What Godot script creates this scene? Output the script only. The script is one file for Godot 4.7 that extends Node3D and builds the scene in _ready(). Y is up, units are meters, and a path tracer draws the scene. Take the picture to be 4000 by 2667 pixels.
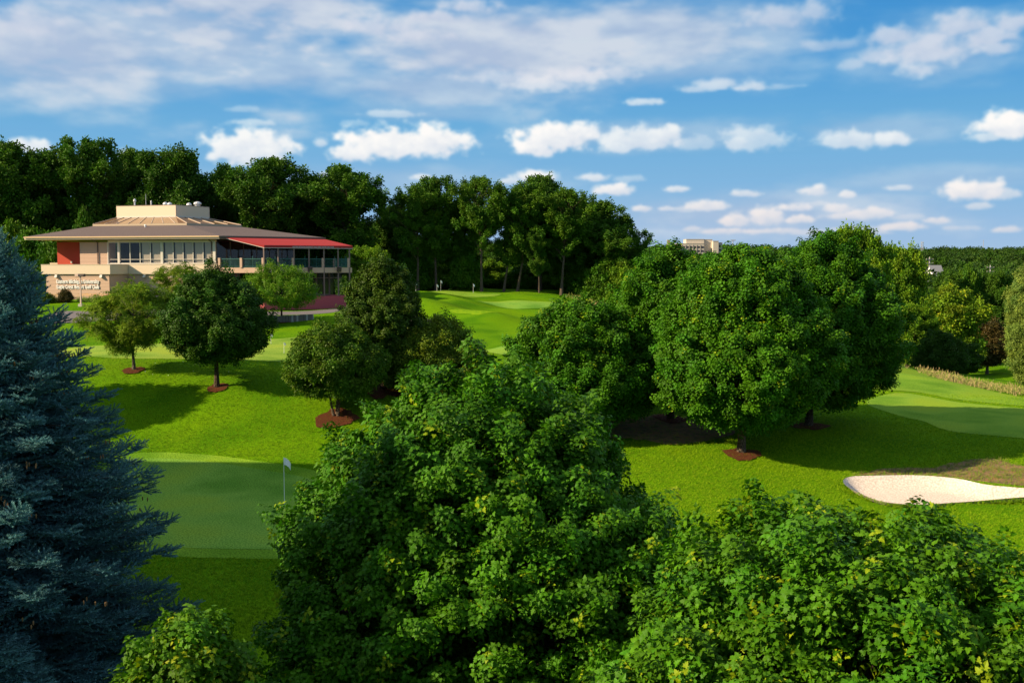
extends Node3D
# A golf course seen from a high window: clubhouse, greens, bunker, maples, blue spruce, oak wood, far ridge under cumulus.
# Metres, y up, the eye at the origin looking towards -z.

const CP := [[-25.0, -5.0, -115.0], [-20.5, -5.0, -116.8], [-22.5, -5.05, -113.5], [-14.6, -11.34, -41.0], [-8.2, -11.34, -41.0], [-12.8, -11.14, -48.5], [-18.4, -10.94, -56.5], [-9.9, -11.14, -55.5], [-1.5, -11.19, -47.0], [-9.5, -12.05, -34.0], [-1.8, -10.76, -55.0], [-6.9, -9.71, -60.0], [-10.5, -8.68, -62.0], [-18.7, -7.35, -66.0], [-25.1, -6.64, -69.5], [-8.2, -7.74, -66.5], [-14.9, -8.99, -62.0], [-19.9, -9.56, -61.5], [-4.8, -8.04, -66.0], [-24.0, -9.64, -62.0], [-32.3, -6.55, -84.0], [-17.4, -6.60, -79.5], [-23.7, -6.59, -73.5], [-16.0, -6.76, -73.0], [-26.5, -6.49, -88.0], [-30.3, -6.60, -73.0], [-18.0, -6.15, -91.0], [12.4, -9.82, -56.0], [9.7, -9.26, -63.5], [17.8, -9.53, -62.5], [16.7, -10.88, -52.0], [19.4, -11.21, -47.5], [24.2, -11.04, -49.0], [28.8, -9.71, -58.5], [37.3, -9.74, -76.0], [28.5, -9.56, -70.0], [22.0, -9.88, -59.5], [39.1, -9.76, -104.0], [39.8, -10.18, -98.0], [39.8, -10.13, -92.0], [40.3, -10.02, -90.0], [15.4, -11.93, -44.5], [7.5, -11.43, -48.0], [5.3, -10.19, -57.0], [6.2, -8.74, -66.0], [19.8, -9.10, -76.0], [10.0, -8.86, -74.0], [21.8, -11.80, -44.0], [10.8, -11.93, -44.5], [17.5, -13.16, -35.0], [7.8, -13.16, -35.0], [-0.4, -13.16, -35.0], [14.3, -12.93, -36.5], [-13.4, -3.72, -150.0], [-4.7, -3.75, -149.0], [6.1, -4.08, -141.0], [11.7, -5.00, -126.0], [-9.3, -4.62, -127.0], [1.2, -4.51, -124.0], [-7.7, -5.62, -106.0], [-1.0, -6.15, -97.0], [-0.9, -6.80, -85.0], [4.7, -6.79, -92.0], [-7.3, -6.64, -90.0], [9.7, -6.37, -104.0], [-4.4, -5.60, -110.0], [7.5, -7.91, -80.0], [-49.3, -3.74, -116.0], [-41.6, -3.69, -114.5], [-41.1, -4.69, -107.0], [-32.3, -5.24, -103.0], [-22.7, -5.63, -103.0], [-21.2, -4.82, -112.0], [-18.2, -4.64, -117.0], [-27.8, -4.96, -109.0], [-13.7, -4.37, -120.0], [-51.8, -4.07, -112.0], [-70.0, -5.00, -150.0], [-40.0, -4.60, -150.0], [-15.0, -4.00, -165.0], [10.0, -4.50, -170.0], [25.0, -6.00, -165.0], [-80.0, -5.00, -120.0], [-80.0, -8.00, -75.0], [-50.0, -8.00, -75.0], [-45.0, -10.50, -45.0], [-30.0, -11.30, -30.0], [-10.0, -12.00, -20.0], [10.0, -12.50, -20.0], [35.0, -12.00, -25.0], [-60.0, -12.00, -20.0], [0.0, -13.00, 0.0], [-50.0, -13.00, 5.0], [50.0, -13.00, 5.0], [60.0, -11.50, -50.0], [75.0, -12.00, -75.0], [80.0, -14.50, -100.0], [30.0, -9.20, -112.0], [22.0, -8.20, -128.0], [42.0, -13.20, -128.0], [30.0, -14.00, -150.0], [60.0, -16.00, -135.0], [85.0, -17.00, -170.0], [45.0, -17.00, -180.0], [25.0, -15.00, -190.0], [100.0, -17.00, -230.0], [0.0, -10.00, -215.0], [-40.0, -8.00, -215.0], [-90.0, -8.00, -200.0], [50.0, -18.00, -250.0], [0.0, -15.00, -260.0], [-90.0, -12.00, -260.0], [110.0, -17.00, -120.0], [110.0, -14.00, -60.0], [-110.0, -8.00, -100.0], [-110.0, -10.00, -40.0], [110.0, -14.00, 0.0], [-110.0, -12.00, 0.0]]
const CUMULUS := [[-13.85, 6.12, 2.66, 1.23, 0.95], [-14.62, 5.88, 1.66, 0.95, 0.90], [-13.49, 7.44, 1.47, 0.24, 0.55], [-14.14, 8.11, 1.19, 0.21, 0.35], [-6.92, 6.42, 2.85, 1.23, 1.00], [-4.13, 6.61, 2.26, 1.07, 1.00], [-8.77, 5.93, 1.42, 0.66, 0.95], [-10.18, 6.52, 0.47, 0.36, 0.70], [2.21, 6.76, 2.56, 1.09, 1.00], [1.27, 6.35, 1.66, 0.76, 1.00], [3.61, 7.02, 1.31, 0.81, 0.95], [6.87, 6.71, 2.61, 0.90, 0.80], [8.02, 6.92, 1.42, 0.66, 0.85], [5.71, 6.36, 1.07, 0.47, 0.80], [12.79, 6.60, 2.02, 0.81, 0.60], [11.90, 6.44, 0.95, 0.47, 0.70], [9.86, 6.48, 1.42, 0.52, 0.40], [17.50, 6.39, 1.85, 0.62, 0.70], [19.61, 6.37, 1.04, 0.57, 0.80], [16.53, 6.57, 0.83, 0.43, 0.50], [25.20, 6.75, 2.02, 0.90, 1.00], [24.15, 6.32, 0.95, 0.38, 0.70], [1.15, 4.76, 1.42, 0.45, 0.95], [-0.02, 4.57, 0.62, 0.24, 0.70], [4.37, 4.77, 1.00, 0.33, 0.85], [5.50, 4.06, 1.23, 0.43, 0.95], [6.19, 4.66, 0.95, 0.24, 0.40], [8.79, 4.10, 0.76, 0.21, 0.80], [12.39, 3.83, 0.85, 0.28, 0.75], [16.04, 3.90, 0.95, 0.38, 0.90], [17.60, 3.67, 0.52, 0.26, 0.80], [20.08, 3.97, 0.71, 0.19, 0.60], [15.29, 3.22, 0.83, 0.19, 0.50], [23.64, 3.70, 1.95, 0.71, 1.00], [24.81, 3.56, 1.07, 0.47, 0.70], [23.85, 2.97, 0.76, 0.21, 0.60], [7.02, 3.08, 0.76, 0.21, 0.85], [8.29, 3.07, 0.57, 0.19, 0.75], [10.41, 3.19, 1.28, 0.36, 0.85], [9.22, 3.02, 0.71, 0.21, 0.50], [11.96, 2.44, 1.04, 0.47, 0.95], [13.42, 2.56, 1.38, 0.66, 0.95], [15.07, 3.04, 1.04, 0.31, 0.90], [15.13, 2.43, 0.76, 0.33, 0.90], [17.25, 2.96, 1.07, 0.33, 0.80], [18.75, 2.72, 1.38, 0.40, 0.85], [17.69, 2.56, 1.42, 0.28, 0.70], [16.16, 3.21, 0.71, 0.19, 0.40], [11.29, 1.83, 1.42, 0.21, 0.75], [13.99, 1.83, 2.26, 0.21, 0.80], [15.75, 1.75, 1.42, 0.19, 0.60], [20.44, 1.99, 1.31, 0.28, 0.85], [21.97, 2.29, 0.71, 0.26, 0.85], [25.26, 1.79, 0.76, 0.21, 0.75], [9.69, 1.97, 0.62, 0.21, 0.60], [17.92, 1.91, 1.66, 0.19, 0.50], [18.77, 1.72, 1.42, 0.14, 0.50], [23.09, 1.89, 1.07, 0.17, 0.40], [20.64, 2.47, 0.95, 0.19, 0.35], [-4.84, 4.76, 0.66, 0.21, 0.70], [-10.04, 4.84, 0.38, 0.24, 0.70], [-24.49, 5.87, 1.19, 0.52, 0.90], [-20.19, 5.57, 0.71, 0.38, 0.70], [-6.33, 8.08, 2.02, 0.26, 0.50], [-8.29, 7.53, 0.95, 0.21, 0.30], [7.08, 8.70, 1.31, 0.28, 0.75], [10.96, 9.47, 1.90, 0.38, 0.70], [12.75, 9.34, 1.31, 0.36, 0.75], [9.60, 9.29, 1.19, 0.28, 0.60], [13.86, 9.26, 1.66, 0.19, 0.35], [3.60, 9.96, 3.09, 0.66, 0.85], [1.73, 9.64, 3.09, 0.62, 0.75], [-0.37, 9.98, 2.85, 0.57, 0.60], [5.69, 10.11, 1.42, 0.47, 0.60], [19.59, 11.40, 1.66, 0.76, 0.75], [21.04, 10.57, 2.61, 1.31, 0.80], [22.81, 11.67, 2.14, 0.95, 0.75], [24.01, 10.96, 1.90, 0.95, 0.80], [25.14, 11.56, 1.42, 0.83, 0.80], [20.86, 9.75, 1.42, 0.62, 0.75], [17.73, 10.15, 0.83, 0.43, 0.50], [18.78, 10.51, 0.95, 0.57, 0.60], [24.41, 10.52, 1.42, 0.59, 0.75], [15.75, 12.79, 1.42, 0.81, 0.70], [14.24, 12.57, 2.85, 0.95, 0.60], [16.43, 11.18, 2.14, 0.43, 0.50], [-4.09, 13.03, 2.14, 0.52, 0.80], [-7.33, 12.42, 2.37, 0.71, 0.75], [-2.23, 13.53, 2.14, 0.52, 0.80], [-5.26, 12.03, 2.61, 0.47, 0.60], [-24.42, 11.53, 2.26, 1.42, 0.60], [-21.63, 12.78, 3.80, 0.52, 0.40]]
const SHEETS := [[-23.28, 10.61, 7.84, 2.61, 0.62], [-17.10, 11.66, 7.60, 2.61, 0.55], [-12.78, 10.39, 6.17, 1.66, 0.50], [-8.27, 9.65, 4.75, 0.95, 0.40], [-0.61, 11.53, 9.02, 2.61, 0.66], [7.05, 12.10, 7.12, 2.26, 0.60], [-4.11, 9.50, 6.17, 1.19, 0.50], [12.04, 12.14, 4.75, 1.90, 0.45], [-19.68, 9.09, 6.17, 0.71, 0.30], [8.67, 10.53, 6.17, 1.42, 0.40], [21.64, 10.74, 4.04, 1.66, 0.35]]
var LOWER_GREEN := [Vector2(-20.99, -57.2), Vector2(-19.43, -57.7), Vector2(-16.62, -57.0), Vector2(-13.45, -55.7), Vector2(-10.9, -54.6), Vector2(-8.3, -52.6), Vector2(-5.76, -49.7), Vector2(-4.71, -46.5), Vector2(-5.06, -43.5), Vector2(-6.66, -42.0), Vector2(-9.2, -41.5), Vector2(-13.08, -41.6), Vector2(-15.29, -42.9), Vector2(-18.61, -47.8), Vector2(-21.13, -53.8)]
var PRACTICE_GREEN := [Vector2(-36.09, -82.2), Vector2(-34.94, -85.7), Vector2(-29.78, -87.6), Vector2(-27.94, -89.3), Vector2(-21.13, -90.0), Vector2(-18.19, -91.8), Vector2(-15.85, -88.5), Vector2(-13.96, -78.8), Vector2(-14.6, -73.7), Vector2(-15.78, -73.5), Vector2(-20.14, -73.8), Vector2(-27.11, -73.8), Vector2(-31.17, -76.4), Vector2(-34.37, -79.0)]
var TARGET1 := [Vector2(-14.93, -152.8), Vector2(-14.11, -152.8), Vector2(-7.84, -150.2), Vector2(-4.03, -147.6), Vector2(-1.46, -140.7), Vector2(-4.31, -137.0), Vector2(-7.99, -135.8), Vector2(-13.01, -140.9), Vector2(-14.9, -146.2)]
var TARGET2 := [Vector2(-4.36, -126.8), Vector2(-0.64, -129.4), Vector2(3.73, -130.4), Vector2(6.2, -130.1), Vector2(4.37, -125.4), Vector2(2.72, -123.8), Vector2(-1.43, -123.5)]
var TARGET3 := [Vector2(-2.43, -86.1), Vector2(-1.33, -88.6), Vector2(0.15, -90.8), Vector2(2.04, -90.8), Vector2(2.31, -86.8), Vector2(0.49, -83.6), Vector2(-0.9, -83.5)]
var FAIRWAY := [Vector2(24.52, -72.2), Vector2(28.57, -77.6), Vector2(30.24, -76.4), Vector2(31.65, -73.5), Vector2(35.05, -71.4), Vector2(36.86, -70.4), Vector2(30.64, -58.4), Vector2(29.07, -59.1), Vector2(25.83, -61.3), Vector2(25.53, -64.4), Vector2(24.71, -66.8)]
var BUNKER := [Vector2(16.59, -51.9), Vector2(17.19, -52.4), Vector2(18.65, -52.5), Vector2(20.55, -52.4), Vector2(22.21, -51.8), Vector2(23.28, -50.8), Vector2(24.78, -50.2), Vector2(26.27, -49.5), Vector2(26.01, -49.0), Vector2(24.2, -49.0), Vector2(21.77, -48.6), Vector2(19.42, -48.3), Vector2(18.39, -48.4), Vector2(17.4, -48.9), Vector2(16.78, -50.0), Vector2(16.45, -51.1)]
var SOIL := [Vector2(4.18, -61.0), Vector2(6.4, -62.8), Vector2(9.77, -64.3), Vector2(13.12, -62.3), Vector2(12.77, -59.4), Vector2(10.31, -58.1), Vector2(7.44, -58.5), Vector2(5.08, -59.5)]
var WEEDY := [Vector2(17.42, -53.0), Vector2(19.74, -53.9), Vector2(22.0, -53.9), Vector2(24.33, -55.1), Vector2(25.99, -55.2), Vector2(26.42, -53.6), Vector2(27.55, -52.4), Vector2(26.58, -50.5), Vector2(25.07, -50.8), Vector2(23.81, -51.4), Vector2(22.42, -52.2), Vector2(20.42, -52.7), Vector2(18.24, -52.8)]
var PATH := [Vector2(-43.82, -100.0), Vector2(-46.19, -106.5), Vector2(-41.65, -107.3), Vector2(-38.2, -108.9), Vector2(-34.35, -112.6), Vector2(-31.11, -114.4), Vector2(-27.39, -114.7), Vector2(-25.53, -114.9), Vector2(-22.12, -117.0), Vector2(-18.7, -120.0), Vector2(-16.56, -126.5), Vector2(-15.35, -121.0), Vector2(-17.96, -115.2), Vector2(-20.3, -111.0), Vector2(-24.36, -109.6), Vector2(-25.97, -108.7), Vector2(-29.46, -108.3), Vector2(-32.9, -107.8), Vector2(-36.67, -104.5), Vector2(-39.8, -101.4)]
var TAN := [Vector2(-6.24, -110.6), Vector2(-3.5, -110.9), Vector2(-1.19, -109.9), Vector2(-0.71, -107.4), Vector2(-3.36, -106.5), Vector2(-5.66, -108.2)]
var PALE_ROUGH := [Vector2(38.0, -104.0), Vector2(38.3, -97.1), Vector2(37.6, -91.0), Vector2(37.4, -84.4), Vector2(38.11, -78.7), Vector2(39.9, -75.5), Vector2(37.6, -71.9), Vector2(35.4, -72.8), Vector2(32.03, -74.9), Vector2(30.6, -78.2), Vector2(27.0, -80.0), Vector2(26.0, -90.0), Vector2(31.0, -102.0)]

var grid := PackedFloat32Array()
const GX0 := -124.0
const GZ0 := -276.0
const GS := 2.0
const GNX := 125
const GNZ := 146
var noise_a := FastNoiseLite.new()
var noise_b := FastNoiseLite.new()
var names := {}
var M := {}
var clump := {}
var outlines := {}

# ---------------------------------------------------------------- helpers

func lin(r: float, g: float, b: float, a := 1.0) -> Color:
	var c := Color(r, g, b).linear_to_srgb()
	c.a = a
	return c

func mat(r: float, g: float, b: float, rough := 0.8, spec := 0.4) -> StandardMaterial3D:
	var m := StandardMaterial3D.new()
	m.albedo_color = lin(r, g, b)
	m.roughness = rough
	m.metallic_specular = spec
	return m

func numbered(called: String) -> String:
	var n: int = names.get(called, 0)
	names[called] = n + 1
	return called if n == 0 else "%s_%03d" % [called, n]

func tag(o: Node, label: String, category: String, group := "", kind := "") -> Node:
	if label: o.set_meta("label", label)
	if category: o.set_meta("category", category)
	if group: o.set_meta("group", group)
	if kind: o.set_meta("kind", kind)
	return o

func thing(called: String, label: String, category: String, at: Vector3, turn := 0.0, group := "") -> Node3D:
	var o := Node3D.new()
	o.name = numbered(called)
	add_child(o)
	o.position = at
	o.rotation.y = turn
	tag(o, label, category, group)
	return o

func start() -> SurfaceTool:
	var st := SurfaceTool.new()
	st.begin(Mesh.PRIMITIVE_TRIANGLES)
	st.set_smooth_group(-1)
	return st

func done(st: SurfaceTool) -> ArrayMesh:
	st.generate_normals()
	return st.commit()

func part(parent: Node, called: String, what, m: Material, at := Vector3.ZERO) -> MeshInstance3D:
	var o := MeshInstance3D.new()
	o.name = called
	o.mesh = done(what) if what is SurfaceTool else what
	o.material_override = m
	o.position = at
	parent.add_child(o, true)
	return o

func top_mesh(called: String, st, m: Material, label: String, category: String, kind := "", group := "") -> MeshInstance3D:
	var o := part(self, numbered(called), st, m)
	tag(o, label, category, group, kind)
	return o

func quad(st: SurfaceTool, a: Vector3, b: Vector3, c: Vector3, d: Vector3) -> void:
	for p in [[a, Vector2(0, 0)], [b, Vector2(1, 0)], [c, Vector2(1, 1)], [a, Vector2(0, 0)], [c, Vector2(1, 1)], [d, Vector2(0, 1)]]:
		st.set_uv(p[1])
		st.add_vertex(p[0])

func tri(st: SurfaceTool, a: Vector3, b: Vector3, c: Vector3) -> void:
	st.set_uv(Vector2.ZERO)
	st.add_vertex(a)
	st.add_vertex(b)
	st.add_vertex(c)

func obx(st: SurfaceTool, t: Transform3D, s: Vector3) -> void:
	var h := s * 0.5
	var v := []
	for i in 8:
		v.append(t * Vector3(h.x if i & 1 else -h.x, h.y if i & 2 else -h.y, h.z if i & 4 else -h.z))
	for f in [[0, 1, 3, 2], [5, 4, 6, 7], [4, 0, 2, 6], [1, 5, 7, 3], [2, 3, 7, 6], [4, 5, 1, 0]]:
		quad(st, v[f[0]], v[f[1]], v[f[2]], v[f[3]])

func bx(st: SurfaceTool, c: Vector3, s: Vector3) -> void:
	obx(st, Transform3D(Basis.IDENTITY, c), s)

# a bar between two points, w across and t deep
func bar(st: SurfaceTool, a: Vector3, b: Vector3, w: float, t := -1.0) -> void:
	var d := (b - a)
	var y := d.normalized()
	var side := y.cross(Vector3.UP) if absf(y.y) < 0.95 else Vector3.RIGHT
	side = side.normalized()
	var out := side.cross(y).normalized()
	obx(st, Transform3D(Basis(side, y, out), (a + b) * 0.5), Vector3(w, d.length(), w if t < 0.0 else t))

# a wall of thickness t along a - b (in plan), from y0 to y1
func wall(st: SurfaceTool, a: Vector2, b: Vector2, y0: float, y1: float, t: float) -> void:
	var d := b - a
	var basis := Basis(Vector3.UP, -atan2(d.y, d.x))
	obx(st, Transform3D(basis, Vector3((a.x + b.x) / 2, (y0 + y1) / 2, (a.y + b.y) / 2)), Vector3(d.length(), y1 - y0, t))

func tube(st: SurfaceTool, pts: Array, radii: Array, sides := 7, cap := true) -> void:
	var rings := []
	var ref := Vector3(0.31, 0.2, 0.93)
	for i in pts.size():
		var dir: Vector3 = (pts[mini(i + 1, pts.size() - 1)] - pts[maxi(i - 1, 0)])
		dir = dir.normalized()
		var x := dir.cross(ref).normalized()
		var y := dir.cross(x)
		var ring := []
		for k in sides:
			var a := TAU * k / sides
			ring.append(pts[i] + (x * cos(a) + y * sin(a)) * float(radii[i]))
		rings.append(ring)
	for i in pts.size() - 1:
		for k in sides:
			var n := (k + 1) % sides
			st.set_uv(Vector2(float(k) / sides, i)); st.add_vertex(rings[i][k])
			st.set_uv(Vector2(float(k) / sides, i + 1)); st.add_vertex(rings[i + 1][k])
			st.set_uv(Vector2(float(k + 1) / sides, i + 1)); st.add_vertex(rings[i + 1][n])
			st.set_uv(Vector2(float(k) / sides, i)); st.add_vertex(rings[i][k])
			st.set_uv(Vector2(float(k + 1) / sides, i + 1)); st.add_vertex(rings[i + 1][n])
			st.set_uv(Vector2(float(k + 1) / sides, i)); st.add_vertex(rings[i][n])
	if cap:
		for k in sides:
			tri(st, pts[-1], rings[-1][(k + 1) % sides], rings[-1][k])

func prism(st: SurfaceTool, poly: Array, y0: float, y1: float) -> void:
	var n := poly.size()
	for i in n:
		var a: Vector2 = poly[i]
		var b: Vector2 = poly[(i + 1) % n]
		quad(st, Vector3(a.x, y0, a.y), Vector3(b.x, y0, b.y), Vector3(b.x, y1, b.y), Vector3(a.x, y1, a.y))
	for i in range(1, n - 1):
		for y in [y0, y1]:
			tri(st, Vector3(poly[0].x, y, poly[0].y), Vector3(poly[i].x, y, poly[i].y), Vector3(poly[i + 1].x, y, poly[i + 1].y))

func noise_tex(size: int, freq: float, octaves: int, ramp: Array, seed_ := 1, kind := FastNoiseLite.TYPE_SIMPLEX_SMOOTH) -> NoiseTexture2D:
	var n := FastNoiseLite.new()
	n.noise_type = kind
	n.seed = seed_
	n.frequency = freq
	n.fractal_octaves = octaves
	var t := NoiseTexture2D.new()
	t.width = size
	t.height = size
	t.seamless = true
	t.noise = n
	if ramp.size():
		var g := Gradient.new()
		g.offsets = PackedFloat32Array(ramp.map(func(r): return r[0]))
		g.colors = PackedColorArray(ramp.map(func(r): return r[1]))
		t.color_ramp = g
	return t

# ---------------------------------------------------------------- terrain

func thin_plate() -> void:
	var n := CP.size()
	var m := n + 3
	var A := []
	for i in n:
		var row := PackedFloat64Array()
		row.resize(m + 1)
		for j in n:
			var dx: float = CP[i][0] - CP[j][0]
			var dz: float = CP[i][2] - CP[j][2]
			var r2 := dx * dx + dz * dz
			row[j] = 0.5 * r2 * log(r2 + 1e-9)
		row[i] += 20.0
		row[n] = 1.0
		row[n + 1] = CP[i][0]
		row[n + 2] = CP[i][2]
		row[m] = CP[i][1]
		A.append(row)
	for k in 3:
		var row := PackedFloat64Array()
		row.resize(m + 1)
		for j in n:
			row[j] = 1.0 if k == 0 else CP[j][0] if k == 1 else CP[j][2]
		A.append(row)
	for c in m:
		var best := c
		for r in range(c + 1, m):
			if absf(A[r][c]) > absf(A[best][c]):
				best = r
		var swap: PackedFloat64Array = A[c]
		A[c] = A[best]
		A[best] = swap
		var pivot: PackedFloat64Array = A[c]
		for r in range(c + 1, m):
			var row: PackedFloat64Array = A[r]
			var f := row[c] / pivot[c]
			if f == 0.0:
				continue
			for k in range(c, m + 1):
				row[k] -= f * pivot[k]
			A[r] = row
	var w := PackedFloat64Array()
	w.resize(m)
	for c in range(m - 1, -1, -1):
		var s: float = A[c][m]
		for k in range(c + 1, m):
			s -= A[c][k] * w[k]
		w[c] = s / A[c][c]
	var px := PackedFloat64Array()
	var pz := PackedFloat64Array()
	for p in CP:
		px.append(p[0])
		pz.append(p[2])
	grid.resize(GNX * GNZ)
	for j in GNZ:
		var z := GZ0 + j * GS
		for i in GNX:
			var x := GX0 + i * GS
			var s := w[n] + w[n + 1] * x + w[n + 2] * z
			for k in n:
				var dx := x - px[k]
				var dz := z - pz[k]
				var r2 := dx * dx + dz * dz
				s += w[k] * 0.5 * r2 * log(r2 + 1e-9)
			grid[j * GNX + i] = s

func cr(a: float, b: float, c: float, d: float, t: float) -> float:
	return b + 0.5 * t * (c - a + t * (2.0 * a - 5.0 * b + 4.0 * c - d + t * (3.0 * (b - c) + d - a)))

func base_height(x: float, z: float) -> float:
	var fx := clampf((x - GX0) / GS, 1.0, GNX - 2.001)
	var fz := clampf((z - GZ0) / GS, 1.0, GNZ - 2.001)
	var i := int(fx)
	var j := int(fz)
	fx -= i
	fz -= j
	var o := (j - 1) * GNX + i - 1
	var r := PackedFloat32Array([0, 0, 0, 0])
	for k in 4:
		r[k] = cr(grid[o], grid[o + 1], grid[o + 2], grid[o + 3], fx)
		o += GNX
	return cr(r[0], r[1], r[2], r[3], fz)

# metres inside an outline (negative outside), exact near its edge
func inside(poly: PackedVector2Array, p: Vector2) -> float:
	var best := 1e9
	for i in poly.size():
		var q := Geometry2D.get_closest_point_to_segment(p, poly[i], poly[(i + 1) % poly.size()])
		best = minf(best, q.distance_squared_to(p))
	return sqrt(best) * (1.0 if Geometry2D.is_point_in_polygon(p, poly) else -1.0)

func ground(x: float, z: float) -> float:
	var y := base_height(x, z)
	# the far plain and its ridge take over beyond the surveyed ground
	var away := maxf(maxf(absf(x) - 95.0, -z - 235.0), 0.0) / 28.0
	if away > 0.0:
		y = lerpf(y, far_height(x, z), smoothstep(0.0, 1.0, away))
	if x > 14.0 and x < 29.0 and z < -45.0 and z > -55.0:
		var d := inside(outlines.bunker, Vector2(x, z))
		if d > 0.0:
			y -= 0.36 * smoothstep(0.0, 0.9, d) + 0.05
		elif d > -0.7:
			y += 0.12 * (1.0 + d / 0.7) * smoothstep(-0.7, -0.3, d)
	elif z < -40.0 and z > -62.0 and x < 0.0 and x > -26.0:
		y += 0.05 * noise_a.get_noise_2d(x * 2.0, z * 2.0)
	# rolls in the hill and on the slopes
	if z < -98.0 and z > -150.0 and x > -20.0 and x < 20.0:
		for s in ROLLS:
			var q := Geometry2D.get_closest_point_to_segment(Vector2(x, z), Vector2(s[0], s[1]), Vector2(s[2], s[3]))
			y += s[4] * exp(-q.distance_squared_to(Vector2(x, z)) / (s[5] * s[5]))
	if z < -76.0 and z > -170.0 and x > -16.0 and x < 45.0:
		y += 0.6 * noise_a.get_noise_2d(x * 1.6 + 40.0, z * 1.1) * smoothstep(-76.0, -88.0, z) * smoothstep(-16.0, -9.0, x)
	return y

const ROLLS := [[-12.0, -137.0, -5.5, -121.0, 0.9, 3.2], [-11.5, -117.0, -2.0, -107.0, 1.0, 3.4], [-4.0, -122.0, 6.0, -121.0, -0.5, 3.0], [1.0, -116.0, 9.0, -113.0, 0.6, 4.0]]

func far_height(x: float, z: float) -> float:
	var y := -17.0
	if z < -300.0:
		var d := -z
		y += 26.0 * smoothstep(650.0, 1500.0, d) + 5.0 * noise_a.get_noise_2d(x * 0.06, z * 0.06) * smoothstep(300.0, 900.0, d)
	if z > -20.0:
		y = lerpf(y, -12.5, 0.7)
	if x < -95.0:
		y = lerpf(y, -9.0, smoothstep(-95.0, -130.0, x) * smoothstep(-330.0, -200.0, z))
	return y

func smooth_outline(src: Array, step: float) -> PackedVector2Array:
	var out := PackedVector2Array()
	var n := src.size()
	for i in n:
		var a: Vector2 = src[(i + n - 1) % n]
		var b: Vector2 = src[i]
		var c: Vector2 = src[(i + 1) % n]
		var d: Vector2 = src[(i + 2) % n]
		var k := maxi(1, int(ceil(b.distance_to(c) / step)))
		for s in k:
			var t := float(s) / k
			out.append(Vector2(cr(a.x, b.x, c.x, d.x, t), cr(a.y, b.y, c.y, d.y, t)))
	return out

# a sheet of ground cover that follows the terrain
func sheet(called: String, outline: PackedVector2Array, lift: float, step: float, m: Material, label: String, category: String, tints := Color.WHITE, rough_edge := 0.0) -> MeshInstance3D:
	var pts := PackedVector2Array()
	var lo := outline[0]
	var hi := outline[0]
	for p in outline:
		lo = lo.min(p)
		hi = hi.max(p)
	var line := outline
	if rough_edge > 0.0:
		line = PackedVector2Array()
		var mid := (lo + hi) / 2
		for p in outline:
			line.append(p + (p - mid).normalized() * noise_b.get_noise_2d(p.x * 9.0, p.y * 9.0) * rough_edge)
	pts.append_array(line)
	var x := lo.x
	while x < hi.x:
		var z := lo.y
		while z < hi.y:
			var p := Vector2(x, z) + Vector2(noise_b.get_noise_2d(x * 31.0, z * 17.0), noise_b.get_noise_2d(z * 29.0, x * 13.0)) * step * 0.2
			if inside(line, p) > step * 0.35:
				pts.append(p)
			z += step
		x += step
	var idx := Geometry2D.triangulate_delaunay(pts)
	var st := SurfaceTool.new()
	st.begin(Mesh.PRIMITIVE_TRIANGLES)
	st.set_smooth_group(0)
	for p in pts:
		var v := 1.0 + 0.16 * noise_a.get_noise_2d(p.x * 3.0, p.y * 3.0)
		st.set_color(Color(tints.r * v, tints.g * v, tints.b * v))
		st.set_uv(p)
		st.set_uv2(p)
		st.add_vertex(Vector3(p.x, ground(p.x, p.y) + lift, p.y))
	for k in range(0, idx.size(), 3):
		var a := pts[idx[k]]
		var b := pts[idx[k + 1]]
		var c := pts[idx[k + 2]]
		if not Geometry2D.is_point_in_polygon((a + b + c) / 3.0, line):
			continue
		var turned := (b - a).cross(c - a) < 0.0
		st.add_index(idx[k])
		st.add_index(idx[k + 1] if not turned else idx[k + 2])
		st.add_index(idx[k + 2] if not turned else idx[k + 1])
	st.generate_normals()
	var o := part(self, numbered(called), st.commit(), m)
	tag(o, label, category, "", "structure")
	return o

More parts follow.
